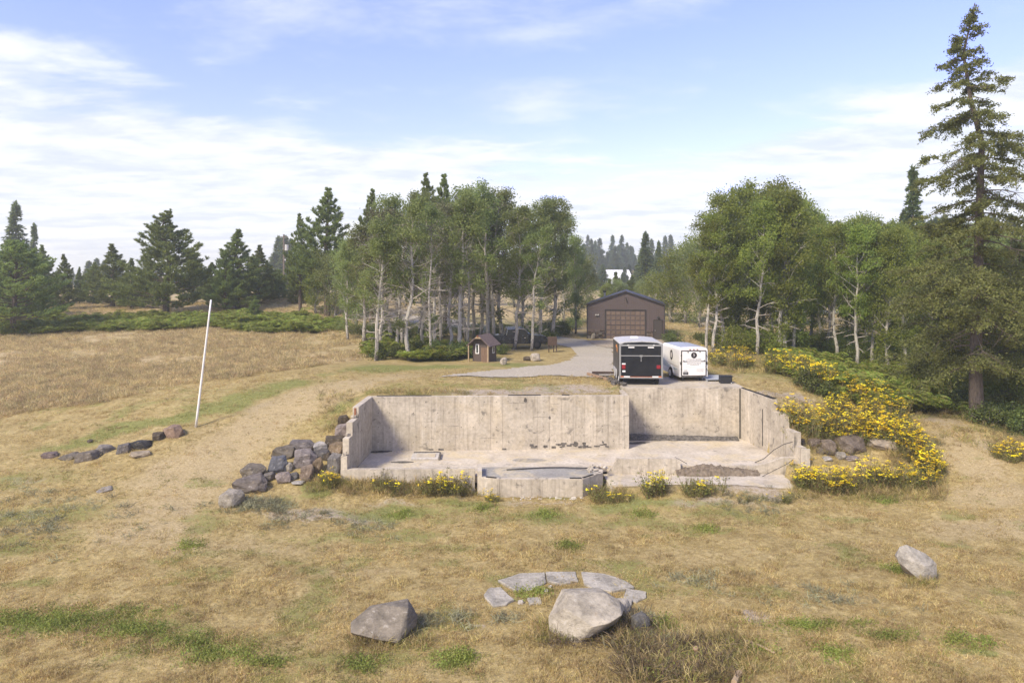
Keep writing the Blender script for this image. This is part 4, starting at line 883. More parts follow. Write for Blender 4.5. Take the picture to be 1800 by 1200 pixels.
RIGHT = [(1411,787,12,15,DK,'thin dark rock against the stepped right wall end'),(1433,790,25,17,(.15,.115,.085),'dark brown rock nearest the wall in right pile'),(1445,800,20,12,(.17,.14,.11),'small grey rock low in the right pile'),(1461,803,33,29,(.18,.14,.105),'tilted brown boulder in the middle of right pile'),(1501,798,58,31,(.165,.13,.10),'largest dark boulder of the right pile'),(1557,794,62,21,(.29,.24,.18),'wide pale flat-topped boulder at right end of right pile'),(1480,810,24,13,LT,'small tan rock in front of the largest right boulder'),(1455,812,18,8,WH,'pale broken stone at foot of right pile'),(1500,812,30,8,PK_,'flat pinkish stone under the largest right boulder')]
for k, (u, v, w_, h_, c, lb) in enumerate(RIGHT): rock(u, v, w_, h_, c, lb, 91+k, 'boulders beside the right wall', dep=.8, n=15)
# the three big boulders on the lawn, from their own outlines
rock(670,1130,114,68,(.20,.17,.13),'grey boulder alone on the lawn left of the stone circle',131,dep=.85,sink=.08,name='boulder',cat='boulder',tilt=(0,0,0),rough=.012,bev=.014,
     pts=[(-.50,-.15,.06),(-.46,-.38,-.06),(-.44,-.25,-.28),(-.10,-.22,-.5),(.28,-.25,-.5),(.02,-.5,-.20),(.27,-.5,-.30),(.36,-.30,-.1),(.50,.15,.0),(.48,.1,-.28),(.37,-.05,.48),(.10,.0,.50),(-.08,.05,.50),(-.30,.0,.30),(.3,.45,.35),(-.3,.45,.1),(.3,.45,-.45),(-.3,.4,-.45)])
rock(1037,1126,140,86,(.35,.305,.235),'large pale angular boulder in front of the stone circle',137,dep=.85,sink=.08,name='boulder',cat='boulder',tilt=(0,0,0),rough=.012,bev=.012,
     pts=[(-.50,-.05,-.08),(-.49,-.15,-.36),(-.30,-.38,-.5),(-.16,-.42,-.5),(.08,-.16,-.5),(.34,-.02,-.36),(-.23,.0,.50),(-.14,.12,.50),(.24,.10,.43),(.42,.08,.26),(.50,.15,.0),(.40,-.30,.18),(.02,-.5,.06),(.22,-.46,.12),(-.30,-.22,.30),(.44,.3,-.35),(.2,.45,.3),(-.3,.4,.3),(-.4,.4,-.45)])
rock(1621,1027,74,68,(.36,.325,.27),'diamond shaped pale boulder alone at right side of lawn',139,dep=.75,sink=.06,name='boulder',cat='boulder',tilt=(0,0,0),rough=.015,bev=.015,
     pts=[(-.5,-.1,.22),(-.38,0,.46),(-.2,.05,.50),(.3,.1,.22),(.5,0,-.02),(.46,-.1,-.32),(.22,-.2,-.5),(.06,-.25,-.47),(-.3,-.2,-.08),(-.45,-.1,.05),(.08,-.3,.02),(-.1,.4,-.4),(.35,.35,-.4),(-.35,.35,.1),(.1,.4,.2)])
rock(1128,1112,36,30,(.13,.12,.105),'dark rock half hidden in brush right of the pale boulder',141,dep=.8); rock(1092,1090,44,30,(.36,.32,.27),'pale rock shoulder behind the large angular boulder',143,dep=.8)
rock(885,642,14,12,(.42,.36,.28),'small tan pointed stone in grass right of the playhouse',145); rock(940,636,22,14,(.44,.38,.3),'pale rounded rock beside the driveway below notice board',147); rock(926,635,16,8,DK,'dark flat rock touching the pale one by the driveway',149); rock(1043,597,7,10,LT,'upright pale stone leaning by the garage stone wall',151)
# flagstone ring
FL = [([(876,1023),(915,1010),(958,1008),(962,1026),(935,1040),(905,1040)],'broad flagstone at the upper left of the stone circle'),([(958,1008),(1012,1006),(1017,1024),(985,1030),(962,1024)],'flagstone at the back middle of the stone circle'),
      ([(1022,1008),(1060,1011),(1098,1022),(1118,1036),(1075,1042),(1040,1036),(1026,1028)],'long curved flagstone at back right of stone circle'),([(1100,1038),(1136,1042),(1136,1052),(1118,1060),(1095,1052)],'small broken flagstone at right end of stone circle'),
      ([(849,1048),(862,1035),(880,1036),(904,1056),(890,1065),(866,1068)],'separate flagstone at left end of the stone circle'),([(926,1054),(950,1052),(952,1062),(930,1064)],'small flagstone fragment inside the stone circle'),([(1096,1056),(1112,1058),(1108,1072),(1092,1070)],'narrow flagstone chip beside the large pale boulder')]
for k, (pl, lb) in enumerate(FL):
    q = [G(u, v) for u, v in pl]; c = sum(q, Vector())/len(q); z = max(Zg(p.x, p.y) for p in q)
    poly = []
    for i in range(len(q)):
        a, b = q[i], q[(i+1) % len(q)]
        for t in (0, .33, .66): p = a.lerp(b, t); s = 1+random.uniform(-.05, .03); poly.append((c.x+(p.x-c.x)*s, c.y+(p.y-c.y)*s))
    if sum(poly[i][0]*poly[(i+1) % len(poly)][1]-poly[(i+1) % len(poly)][0]*poly[i][1] for i in range(len(poly))) < 0: poly.reverse()
    o = MB().prism(poly, c.z-.15, [z+.035+random.uniform(-.012, .012)+.02 for _ in poly]).build('flagstone', M['rock'], bevel=.015); o.color = (.36, .325, .265, 1); tag(o, lb, 'flagstone', 'flagstones of the stone circle')
for k, (u, v, r_) in enumerate([(915,1060,.10),(893,1050,.06),(967,1032,.07),(960,1040,.08)]):
    o = link('rock', rock_mesh(200+k, None, 12, 1)); g = G(u, v); o.location = g+Vector((0,0,r_*.4)); o.scale = (r_*2.2, r_*2, r_*1.5); o.color = (.5,.45,.38,1)
    tag(o, ['white pebble left inside the stone circle','tiny pale stone on the left flagstone','small stone at the back of the stone circle','small pinkish stone at heart of the stone circle'][k], 'stone', 'loose stones in the stone circle')
# broken wood in the brush, chips along the bay
for k, (u, v, l_, rz, lb) in enumerate([(1225,1152,.30,.4,'short sawn log end standing in the foreground brush'),(1298,1192,.8,1.0,'split pale log lying at lower edge in the brush'),(1335,1140,.8,-.7,'thin broken branch lying on dry grass right of brush')]):
    g = G(u, v); o = MB().tube([(-l_/2, 0, 0), (0, .01, .02), (l_/2, 0, 0)], [.075 if k < 2 else .03]*3, 7).build('log', M['palewood'] if k else M['lumber']); o.location = g+Vector((0, 0, .07)); o.rotation_euler = (0, 1.3 if k == 0 else .08, rz); tag(o, lb, 'log')
cb = MB()
for k in range(60):
    u = random.choice([random.gauss(925, 25), random.gauss(985, 20), random.gauss(1000, 50)]); g = G(u, random.uniform(871, 878)); cb.box((g.x, g.y, g.z+.01), (random.uniform(.03, .14), random.uniform(.03, .1), .03), random.random()*3)
tag(cb.build('concrete_crumbs', M['plaster']), 'scattered pale concrete crumbs below the bay wall', 'rubble', kind='stuff')
# ================================================================== vegetation builders
def unit(v): return v/np.maximum(np.linalg.norm(v, axis=-1, keepdims=True), 1e-9)
def rdir(n, r): return unit(r.normal(size=(n, 3)))
def leaves(C, r, size=.13, asp=.75, up=.0, jit=.35):
    """one leaf-sized rhombus at each centre"""
    n = len(C); nrm = rdir(n, r); nrm[:, 2] = nrm[:, 2]*(1-up)+up; nrm = unit(nrm)
    a = unit(np.cross(nrm, rdir(n, r))); b = np.cross(nrm, a); s = size*(1+jit*(r.random(n)*2-1))[:, None]/2
    return np.stack([C-a*s, C-b*s*asp+a*s*.1, C+a*s, C+b*s*asp+a*s*.1], 1)
def needles(C, D, r, k=10, ln=.3, wd=.035, spread=.7, S=None):
    """k thin blades from every point C, around direction D"""
    n = len(C); c = np.repeat(C, k, 0); d = unit(np.repeat(D, k, 0)+r.normal(size=(n*k, 3))*spread*.6)
    l_ = ln*(.65+.5*r.random(n*k))[:, None]*(1 if S is None else np.repeat(S, k)[:, None]); s = unit(np.cross(d, rdir(n*k, r)))*wd/2
    m_ = c+d*l_*.45
    return np.stack([c, m_-s, c+d*l_, m_+s], 1)
def sub_objs(root, trunk, crown, **kw):
    link('trunk', trunk, root); 
    if crown is not None: link('crown', crown, root)
    return root
def poly_at(pts, t):
    k = t*(len(pts)-1); i = min(int(k), len(pts)-2); return pts[i].lerp(pts[i+1], k-i)
def aspen(seed, H=13.0, bare=.35, leafn=9000, lean=0.0, wid=1.0, leafmat='aspenleaf', dead=.25, sz=.15, bend=.25, thick=1.0, twigs=0):
    r = random.Random(seed); g = np.random.default_rng(seed)
    tr = MB(); n = 9; pts = []; x = y = 0.0
    for i in range(n):
        t = i/(n-1); pts.append(Vector((x + lean*H*t**1.3, y, H*.96*t - (.15 if i == 0 else 0)))); x += r.uniform(-bend, bend)*.9; y += r.uniform(-bend, bend)*.8
    tr.tube(pts, [thick*(.155*(1-i/(n-1))**.8+.022) for i in range(n)], 7)
    tips = []; rad = []
    nb = 42
    for k in range(nb):
        t = bare*.55+(1-bare*.55)*((k+.5)/nb)**.9; t = min(t, .97)
        a = k*2.4+r.random(); isdead = t < bare+.08 and r.random() < .85 or r.random() < dead*.5
        L_ = wid*(.75+1.75*max(0, math.sin(math.pi*min(1, max(0, (t-.12)/.95))**.9)))*r.uniform(.55, 1.15)
        b0 = poly_at(pts, t); upw = r.uniform(.5, 1.25) if not isdead else r.uniform(-.2, .5)
        d = Vector((math.cos(a), math.sin(a), upw)).normalized()
        p = [b0]; 
        for j in range(3): d = (d+Vector((r.uniform(-.25, .25), r.uniform(-.25, .25), .12 if not isdead else r.uniform(-.2, .05)))).normalized(); p.append(p[-1]+d*L_/3)
        br = .055*(1-t)*thick+.018; tr.tube(p, [br, br*.7, br*.45, .008], 4, m=1 if isdead else 0, cap=False)
        for j in range(4 if not isdead else 3):
            s0 = poly_at(p, r.uniform(.3, .95)); dd = (d+Vector((r.uniform(-1, 1), r.uniform(-1, 1), r.uniform(-.4, .6)))*.9).normalized(); l2 = L_*r.uniform(.25, .5)
            e = s0+dd*l2; tr.tube([s0, s0.lerp(e, .5)+Vector((0, 0, r.uniform(-.08, .08))), e], [.018, .012, .005], 3, m=1 if isdead else 0, cap=False)
            if not isdead:
                tips += [e]; rad += [.44]
        if not isdead: tips += [p[-1]]; rad += [.46]
    for j in range(twigs):
        t = r.uniform(.13, .62); a = r.random()*6.28; b0 = poly_at(pts, t); d = Vector((math.cos(a), math.sin(a), r.uniform(-.15, .8))).normalized(); L_ = r.uniform(.8, 2.4); p = [b0]
        for q in range(3): d = (d+Vector((r.uniform(-.35, .35), r.uniform(-.35, .35), r.uniform(-.15, .3)))).normalized(); p.append(p[-1]+d*L_/3)
        tr.tube(p, [.028, .022, .014, .006], 4, m=1, cap=False)
        for q in range(4):
            s0 = poly_at(p, r.uniform(.25, .95)); e = s0+(d+Vector((r.uniform(-1, 1), r.uniform(-1, 1), r.uniform(-.3, .7)))).normalized()*r.uniform(.25, .8); tr.tube([s0, e], [.014, .005], 3, m=1, cap=False)
    for j in range(8): tips.append(poly_at(pts, r.uniform(.78, 1.0))+Vector((r.uniform(-.35, .35), r.uniform(-.35, .35), r.uniform(-.2, .4)))); rad.append(.5)
    tips = np.array([tuple(q) for q in tips]); rad = np.array(rad)*wid
    wgt = g.random(len(tips))**1.1+.12; idx = g.choice(len(tips), leafn, p=wgt/wgt.sum())
    C = tips[idx]+g.normal(size=(leafn, 3))*rad[idx][:, None]*np.array([.62, .62, .52])
    return tr.mesh('trunk', [M['aspenbark'], M['deadwood']]), quadmesh('crown', leaves(C, g, sz), M[leafmat])
def pine(seed, H=12.0, R0=4.6, t0=.10, shape=.85, tuft=1.0, bark='pinebark', ne='pinene', gap=.45, forks=0):
    r = random.Random(seed); g = np.random.default_rng(seed)
    tr = MB(); pts = [Vector((r.uniform(-.08, .08)*i, r.uniform(-.06, .06)*i, H*i/6-(.2 if i == 0 else 0))) for i in range(7)]
    tr.tube(pts, [.022*H*(1-i/6)**.9+.03 for i in range(7)], 7)
    C = []; D = []
    z = t0*H
    while z < H*.985:
        t = z/H; tt = (t-t0)/(1-t0); Rb = R0*(1-tt)**shape*(.55+.45*min(1, tt*5+.35))*(1 if tt < .7 else 1-.25*(tt-.7)/.3)
        nb = 7 if t < .8 else 5; ph = r.random()*6
        for k in range(nb):
            if r.random() < .08: continue
            a = ph+k*6.283/nb+r.uniform(-.35, .35); L_ = max(.25, Rb*r.uniform(.5, 1.25)); b0 = poly_at(pts, min(.999, t+r.uniform(-.01, .01)))
            rise = .05+.75*tt; d = Vector((math.cos(a), math.sin(a), rise-.12)).normalized(); p = [b0]
            for j in range(4): d = (d+Vector((r.uniform(-.12, .12), r.uniform(-.12, .12), .13))).normalized(); p.append(p[-1]+d*L_/4)
            tr.tube(p, [.014*L_+.012, .012*L_+.008, .008*L_+.006, .012, .006], 4, cap=False)
            m_ = int(5+L_*6.2)
            for j in range(m_):
                s = r.uniform(.35, 1.0)**.7; q = poly_at(p, s); side = Vector((-math.sin(a), math.cos(a), 0))*r.uniform(-1, 1)*L_*.30*(1.25-s)
                q = q+side+Vector((0, 0, r.uniform(-.08, .22)*min(1, L_*.5))); C.append(tuple(q)); dd = (d*.55+side.normalized()*.35+Vector((0, 0, .75))).normalized(); D.append(tuple(dd))
            C.append(tuple(p[-1])); D.append(tuple((d+Vector((0, 0, .7))).normalized()))
        z += gap*r.uniform(.75, 1.2)*(1 if t < .85 else .7)
    for j in range(6): C.append((pts[-1].x, pts[-1].y, H-.1*j)); D.append((0, 0, 1))
    C = np.array(C); D = np.array(D); S = 1.08-.5*np.clip(C[:, 2]/H, 0, 1)**2
    return tr.mesh('trunk', M[bark]), quadmesh('crown', needles(C, D, g, 13, .50*tuft, .06*tuft, .62, S), M[ne])
def fir(seed, H=18.0, R0=2.6, ne='firne', dens=1.0, t0=.1):
    r = random.Random(seed); g = np.random.default_rng(seed)
    tr = MB().tube([(0, 0, -.3), (0, 0, H*.5), (0, 0, H)], [.016*H, .01*H, .02], 6)
    C = []; D = []; z = t0*H
    while z < H*.99:
        t = (z/H-t0)/(1-t0); nb = 8
        for k in range(nb):
            a = r.random()*6.283; L_ = max(.15, R0*(1-t)**.9*r.uniform(.55, 1.15)); m_ = max(2, int(L_*4.5*dens))
            for j in range(m_):
                s = (j+r.random())/m_; rr_ = L_*s; C.append((math.cos(a)*rr_, math.sin(a)*rr_, z-.22*rr_+.10*s*s*L_+r.uniform(-.1, .1))); D.append((math.cos(a), math.sin(a), -.25))
        z += (.55 if t < .8 else .35)*r.uniform(.8, 1.2)/max(.6, dens)**.3
    for j in range(5): C.append((0, 0, H-.12*j)); D.append((0, 0, 1))
    return tr.mesh('trunk', M['pinebark']), quadmesh('crown', needles(np.array(C), np.array(D), g, 7, .75/max(.7, dens)**.5, .22/max(.7, dens)**.5, .8), M[ne])
def larch(seed, H=22.0, prof=((0,2.2),(.12,3.2),(.22,4.2),(.33,4.2),(.42,3.4),(.58,2.9),(.75,2.15),(.88,1.35),(.96,.65),(1,.12)), t0=.13, nb=150, leafk=1.0, dead=.18, low=.42, thick=1.0):
    """old larch: irregular drooping boughs hung with short side twigs"""
    r = random.Random(seed); g = np.random.default_rng(seed)
    tr = MB(); pts = [Vector((r.uniform(-.07, .07)*i, r.uniform(-.07, .07)*i, H*i/9-(.3 if i == 0 else 0))) for i in range(10)]
    tr.tube(pts, [thick*(.0145*H*(1-i/9)**.9+.02)*(1.15 if i == 0 else 1) for i in range(10)], 9)
    C = []; pt, pv = zip(*prof)
    for k in range(nb):
        t = min(.995, max(t0, t0+(1-t0)*((k+.5)/nb)**.95+r.uniform(-.02, .02))); a = k*2.4+r.uniform(-.5, .5); L_ = float(np.interp(t, pt, pv))*r.choice([.45, .7, .9, 1.0, 1.15])*r.uniform(.8, 1.1)
        b0 = poly_at(pts, min(t, .998)); isdead = r.random() < dead
        d = Vector((math.cos(a), math.sin(a), .10+.5*max(0, t-.75)*3)).normalized(); p = [b0]
        for j in range(5): d = (d+Vector((r.uniform(-.16, .16), r.uniform(-.16, .16), (-.17 if j < 3 else .16)+r.uniform(-.08, .08)))).normalized(); p.append(p[-1]+d*L_/5)
        w_ = .009*L_+.009; tr.tube(p, [w_*1.5, w_*1.2, w_*.9, w_*.6, w_*.4, .006], 4, cap=False)
        m_ = int(3+L_*4.2)
        for j in range(m_):
            s = r.uniform(.15, 1.0); q = poly_at(p, s); az_ = a+r.choice([-1, 1])*r.uniform(.4, 1.4); l2 = L_*r.uniform(.10, .26)+.15
            e = q+Vector((math.cos(az_)*l2, math.sin(az_)*l2, r.uniform(-1.0, .12)*l2-.04)); tr.tube([q, e], [.012, .004], 3, cap=False)
            if isdead: continue
            nn = int((20+l2*44)*leafk*(1.05 if t < low else .95)); s2 = g.random(nn)[:, None]; base = np.array(q)*(1-s2)+np.array(e)*s2
            sp = .085+.05*(t < low); C.append(base+g.normal(size=(nn, 3))*np.array([sp, sp, sp*.8]))
        if not isdead:
            nn = int(L_*44*leafk*(1.1 if t < low else 1.0)); s2 = g.random(nn)*.85+.15; base = np.array([tuple(poly_at(p, float(s))) for s in s2]).reshape(-1, 3); C.append(base+g.normal(size=(nn, 3))*.09)
    C = np.concatenate(C); return tr.mesh('trunk', M['larchbark']), quadmesh('crown', leaves(C, g, .145, .4, 0, .4), M['larchne'])
def bush(seed, w_=2.0, h_=1.3, n=1800, mat='shrubleaf', sz=.12):
    r = random.Random(seed); g = np.random.default_rng(seed); tr = MB(); C = []
    for k in range(16):
        a = r.random()*6.28; q = r.random()**.6; e = Vector((math.cos(a)*w_/2*q, math.sin(a)*w_/2*q, h_*(1-.55*q*q)*r.uniform(.65, 1)))
        tr.tube([(e.x*.15, e.y*.15, -.05), (e.x*.6, e.y*.6, e.z*.55), e], [.02, .014, .006], 3, cap=False)
        m_ = n//16; s2 = g.random(m_)[:, None]**.6; C.append(np.array([e.x*.3, e.y*.3, .1])*(1-s2)+np.array(e)*s2+g.normal(size=(m_, 3))*np.array([w_*.11, w_*.11, h_*.12]))
    C = np.concatenate(C); C[:, 2] = np.abs(C[:, 2]); return tr.mesh('stem', M['deadwood']), quadmesh('foliage', leaves(C, g, sz, .7, .3), M[mat])
def tansy(seed, h_=1.0, w_=.9, ns=20, fl=1.0, dry=.3):
    r = random.Random(seed); g = np.random.default_rng(seed); st = MB(); C = []; Fq = []
    for k in range(ns):
        a = r.random()*6.28; q = r.random()**.6*w_/2; b0 = Vector((math.cos(a)*q*.5, math.sin(a)*q*.5, 0)); e = Vector((math.cos(a)*q*1.15, math.sin(a)*q*1.15, h_*r.uniform(.5, 1.12)))
        st.tube([b0, b0.lerp(e, .5)+Vector((r.uniform(-.04, .04), r.uniform(-.04, .04), 0)), e], [.011, .009, .006], 3, cap=False)
        m_ = 17; s2 = (g.random(m_)*.8+.12)[:, None]; C.append(np.array(b0)*(1-s2)+np.array(e)*s2+g.normal(size=(m_, 3))*np.array([.07, .07, .04]))
        if r.random() < fl:
            for j in range(r.randint(5, 12)):
                c = np.array(e)+np.array([r.gauss(0, .055), r.gauss(0, .055), r.uniform(-.05, .035)]); rr_ = r.uniform(.028, .052); ax = unit(np.array([r.uniform(-.35, .35), r.uniform(-.35, .35), 1.0]))
                u_ = unit(np.cross(ax, [1, .3, 0])); v_ = np.cross(ax, u_); Fq.append([c+u_*rr_, c+v_*rr_, c-u_*rr_, c-v_*rr_])
    fol = quadmesh('foliage', leaves(np.concatenate(C), g, .095, .38, .2, .4), M['tansyleaf'])
    flo = quadmesh('flower_heads', np.array(Fq), M['yellow']) if Fq else None
    return st.mesh('stem', M['stem']), fol, flo
def tuft(seed, n=14, h_=.14, w_=.16, bw=.014, mat='drygrass', flop=.6):
    g = np.random.default_rng(seed); b = np.concatenate([g.normal(size=(n, 2))*w_*.45, np.zeros((n, 1))], 1); d = unit(np.stack([g.normal(size=n)*flop, g.normal(size=n)*flop, np.ones(n)], 1))
    l_ = h_*(.55+.6*g.random(n))[:, None]; s = unit(np.cross(d, rdir(n, g)))*bw/2; m_ = b+d*l_*.5; tip = b+d*l_+np.stack([g.normal(size=n), g.normal(size=n), -np.abs(g.normal(size=n))], 1)*l_*.18
    return quadmesh('grass_blades', np.stack([b-s*.7, m_-s, tip, m_+s], 1), M[mat])
def leafpad(seed, n=40, w_=.35, h_=.10, sz=.05, mat='clover'):
    g = np.random.default_rng(seed); C = g.normal(size=(n, 3))*np.array([w_*.42, w_*.42, h_*.5]); C[:, 2] = np.abs(C[:, 2])+.015; return quadmesh('leaf_pad', leaves(C, g, sz, .7, .5), M[mat])
def frond(seed, h_=.75, mat='fern'):
    g = np.random.default_rng(seed); q = []
    for k in range(6):
        a = g.random()*6.28; d = np.array([math.cos(a), math.sin(a), 0]); s = np.array([-d[1], d[0], 0])
        for j in range(9):
            t = (j+.5)/9; c = d*t*.55+np.array([0, 0, h_*(.35+1.2*t-.95*t*t)]); w_ = .24*(1-t)**.7*(.4+1.6*min(t*2, 1))*.6+.02
            for e in (-1, 1): q.append([c, c+s*e*w_*.5+d*.03+[0, 0, .02], c+s*e*w_+d*.06-[0, 0, .04], c+s*e*w_*.5-d*.03])
    return quadmesh('fronds', np.array(q, float), M[mat])
def scatter(name, sets, label, cat):
    """sets: list of (source mesh, points, rotations z, scales (n,3)) - one stuff object of instances made with geometry nodes"""
    V = np.concatenate([s[1] for s in sets]); me = bpy.data.meshes.new(name); me.vertices.add(len(V)); me.vertices.foreach_set('co', V.reshape(-1).astype(np.float32))
    pk = np.concatenate([np.full(len(s[1]), i) for i, s in enumerate(sets)]); rz = np.concatenate([s[2] for s in sets]); sc3 = np.concatenate([s[3] for s in sets])
    at = me.attributes.new('pick', 'INT', 'POINT'); at.data.foreach_set('value', pk.astype(np.int32))
    rot = np.stack([rng.normal(size=len(rz))*.08, rng.normal(size=len(rz))*.08, rz], -1)
    at = me.attributes.new('turn', 'FLOAT_VECTOR', 'POINT'); at.data.foreach_set('vector', rot.reshape(-1).astype(np.float32))
    at = me.attributes.new('size', 'FLOAT_VECTOR', 'POINT'); at.data.foreach_set('vector', sc3.reshape(-1).astype(np.float32)); me.update()
    o = link(name, me); tag(o, label, cat, kind='stuff')
    ng = bpy.data.node_groups.new(name, 'GeometryNodeTree'); ng.interface.new_socket('Geometry', in_out='INPUT', socket_type='NodeSocketGeometry'); ng.interface.new_socket('Geometry', in_out='OUTPUT', socket_type='NodeSocketGeometry')
    gi = N(ng, 'NodeGroupInput'); go = N(ng, 'NodeGroupOutput'); jn = N(ng, 'GeometryNodeJoinGeometry')
    def na(n, ty): x = N(ng, 'GeometryNodeInputNamedAttribute', data_type=ty); x.inputs[0].default_value = n; return x.outputs[0]
    pa, ra, sa = na('pick', 'INT'), na('turn', 'FLOAT_VECTOR'), na('size', 'FLOAT_VECTOR')
    for i, s in enumerate(sets):
        src = bpy.data.objects.new(name+'_blade', s[0]); oi = N(ng, 'GeometryNodeObjectInfo'); oi.inputs['Object'].default_value = src
        cp = N(ng, 'FunctionNodeCompare', data_type='INT', operation='EQUAL'); L(ng, pa, cp.inputs[2]); cp.inputs[3].default_value = i
        ip = N(ng, 'GeometryNodeInstanceOnPoints'); L(ng, gi.outputs[0], ip.inputs['Points']); L(ng, cp.outputs[0], ip.inputs['Selection']); L(ng, oi.outputs['Geometry'], ip.inputs['Instance']); L(ng, ra, ip.inputs['Rotation']); L(ng, sa, ip.inputs['Scale']); L(ng, ip.outputs[0], jn.inputs[0])
    L(ng, jn.outputs[0], go.inputs[0]); md = o.modifiers.new('scatter', 'NODES'); md.node_group = ng; return o

def ordinal(i): return ['first','second','third','fourth','fifth','sixth','seventh','eighth','ninth','tenth','eleventh','twelfth','thirteenth','fourteenth','fifteenth','sixteenth','seventeenth','eighteenth','nineteenth','twentieth','twenty-first','twenty-second','twenty-third','twenty-fourth','twenty-fifth','twenty-sixth','twenty-seventh','twenty-eighth','twenty-ninth','thirtieth','thirty-first','thirty-second','thirty-third','thirty-fourth'][i]
def plant_tree(name, proto, x, y, z, H, H0, wide, rz, label, cat, group, extra=None):
    o = empty(name, (x, y, z), rz, label, cat, group); k = H/H0; o.scale = (k*wide, k*wide, k); sub_objs(o, *proto); return o

# ------------------------------------------------------------------ aspen groves
AL = [aspen(301, 13, .26, 9000, .02, .95, 'aspenleaf', .3, twigs=14), aspen(302, 13, .30, 7800, -.03, .9, 'aspenleaf', .4, bend=.4, twigs=18), aspen(303, 13, .16, 11500, .0, 1.0, 'aspenleaf', .15), aspen(304, 13, .32, 4500, .05, 1.1, 'greyleaf', .8, .13, .45, twigs=24), aspen(305, 13, .2, 9500, -.05, .95, 'aspenleaf', .3, bend=.35, twigs=14), aspen(306, 13, .55, 900, .02, .7, 'greyleaf', 1.0, .12, .3, twigs=34)]
AR = [aspen(311, 13, .10, 13500, .0, 1.1, 'aspenleaf2', .1, .165), aspen(312, 13, .25, 12500, .03, 1.05, 'aspenleaf2', .2, .16), aspen(313, 13, .05, 15500, -.02, 1.2, 'aspenleaf2', .05, .165), aspen(314, 13, .30, 9000, .04, .95, 'aspenleaf2', .35, .15, .4)]
BUSHY = [aspen(321, 7, .05, 9000, 0, 1.25, 'aspenleaf2', .0, .15), aspen(322, 7, .04, 9500, 0, 1.35, 'aspenleaf', .0, .15)]
# u, v of the foot; v of the top; prototype; extra width
LEFT = [(640,606,395,4,1.15),(612,598,428,2,1.05),(661,634,385,0,1.1),(672,620,372,3,1.1),(690,604,350,2,1.1),(707,611,372,5,.9),(720,633,345,1,1.0),(735,597,342,2,1.05),(745,613,365,3,.95),(757,632,395,5,.9),(768,619,352,1,1.0),(790,623,360,3,.9),(698,618,400,5,1.1),(775,604,372,5,1.0),(822,612,392,5,.9),(806,624,338,0,1.05),(822,601,335,2,1.1),(832,596,345,4,1.0),
        (842,598,352,1,1.0),(859,606,328,0,1.0),(868,603,350,5,1.0),(884,600,338,2,1.05),(904,614,362,4,1.0),(918,598,372,2,1.0),(934,617,400,1,1.0),(950,598,358,0,1.1),(970,596,352,2,1.1),(994,580,372,4,.95),(1012,588,420,2,.85),(780,586,360,4,1.2),(700,584,370,4,1.2),(860,580,350,4,1.2)]
LOOK = ['leafy','thin crooked','dense','sparse grey','slightly leaning','nearly bare']
WHERE = lambda u: 'toward the open field' if u < 665 else 'in the left half of the grove' if u < 760 else 'just left of the playhouse' if u < 815 else 'behind the playhouse' if u < 862 else 'beside the parked pickup' if u < 940 else 'by the driveway bend'
for i, (u, v, vt, k, wd) in enumerate(sorted(LEFT)):
    g = G(u, v); plant_tree('aspen_tree', AL[k], g.x, g.y, g.z, top_z(u, vt, g.y)-g.z, 13, wd, i*1.9, f'{LOOK[k]} aspen {WHERE(u)}, {ordinal(i)} from the left', 'tree', 'aspens in the left grove')
RIGHT_T = [(1242,621,395,1,1.0),(1253,622,380,3,1.0),(1270,616,352,0,1.05),(1295,610,345,2,1.05),(1315,606,352,2,1.0),(1331,624,360,1,1.0),(1345,605,340,2,1.05),(1358,611,340,0,1.0),(1371,626,342,1,1.05),(1382,628,350,0,1.0),(1393,629,362,2,.95),(1408,606,358,0,1.05),(1425,600,385,2,1.0),
           (1440,604,398,0,1.0),(1457,624,405,1,1.0),(1466,624,398,3,1.0),(1472,639,402,3,1.0),(1490,606,396,2,1.0),(1506,648,400,1,.95),(1520,610,398,0,1.05),(1534,646,405,1,1.0),(1548,608,395,2,1.0),(1562,652,420,2,1.0),(1575,612,400,0,1.05),(1592,655,425,2,1.0),(1606,622,405,0,1.1),(1625,640,428,2,1.1),(1642,650,440,2,1.0),(1660,616,425,0,1.2)]
LOOK2 = ['dense yellow-green','tall-trunked','wide leafy','crooked pale-trunked']
WHERE2 = lambda u: 'behind the white trailer' if u < 1280 else 'above the yellow flowers' if u < 1400 else 'in the gap of the right grove' if u < 1480 else 'above the forest path' if u < 1560 else 'near the large larch'
for i, (u, v, vt, k, wd) in enumerate(sorted(RIGHT_T)):
    g = G(u, v); plant_tree('aspen_tree', AR[k], g.x, g.y, g.z, top_z(u, vt, g.y)-g.z, 13, wd*.92, i*2.3+1, f'{LOOK2[k]} aspen {WHERE2(u)}, {ordinal(i)} from the left', 'tree', 'aspens in the right grove')
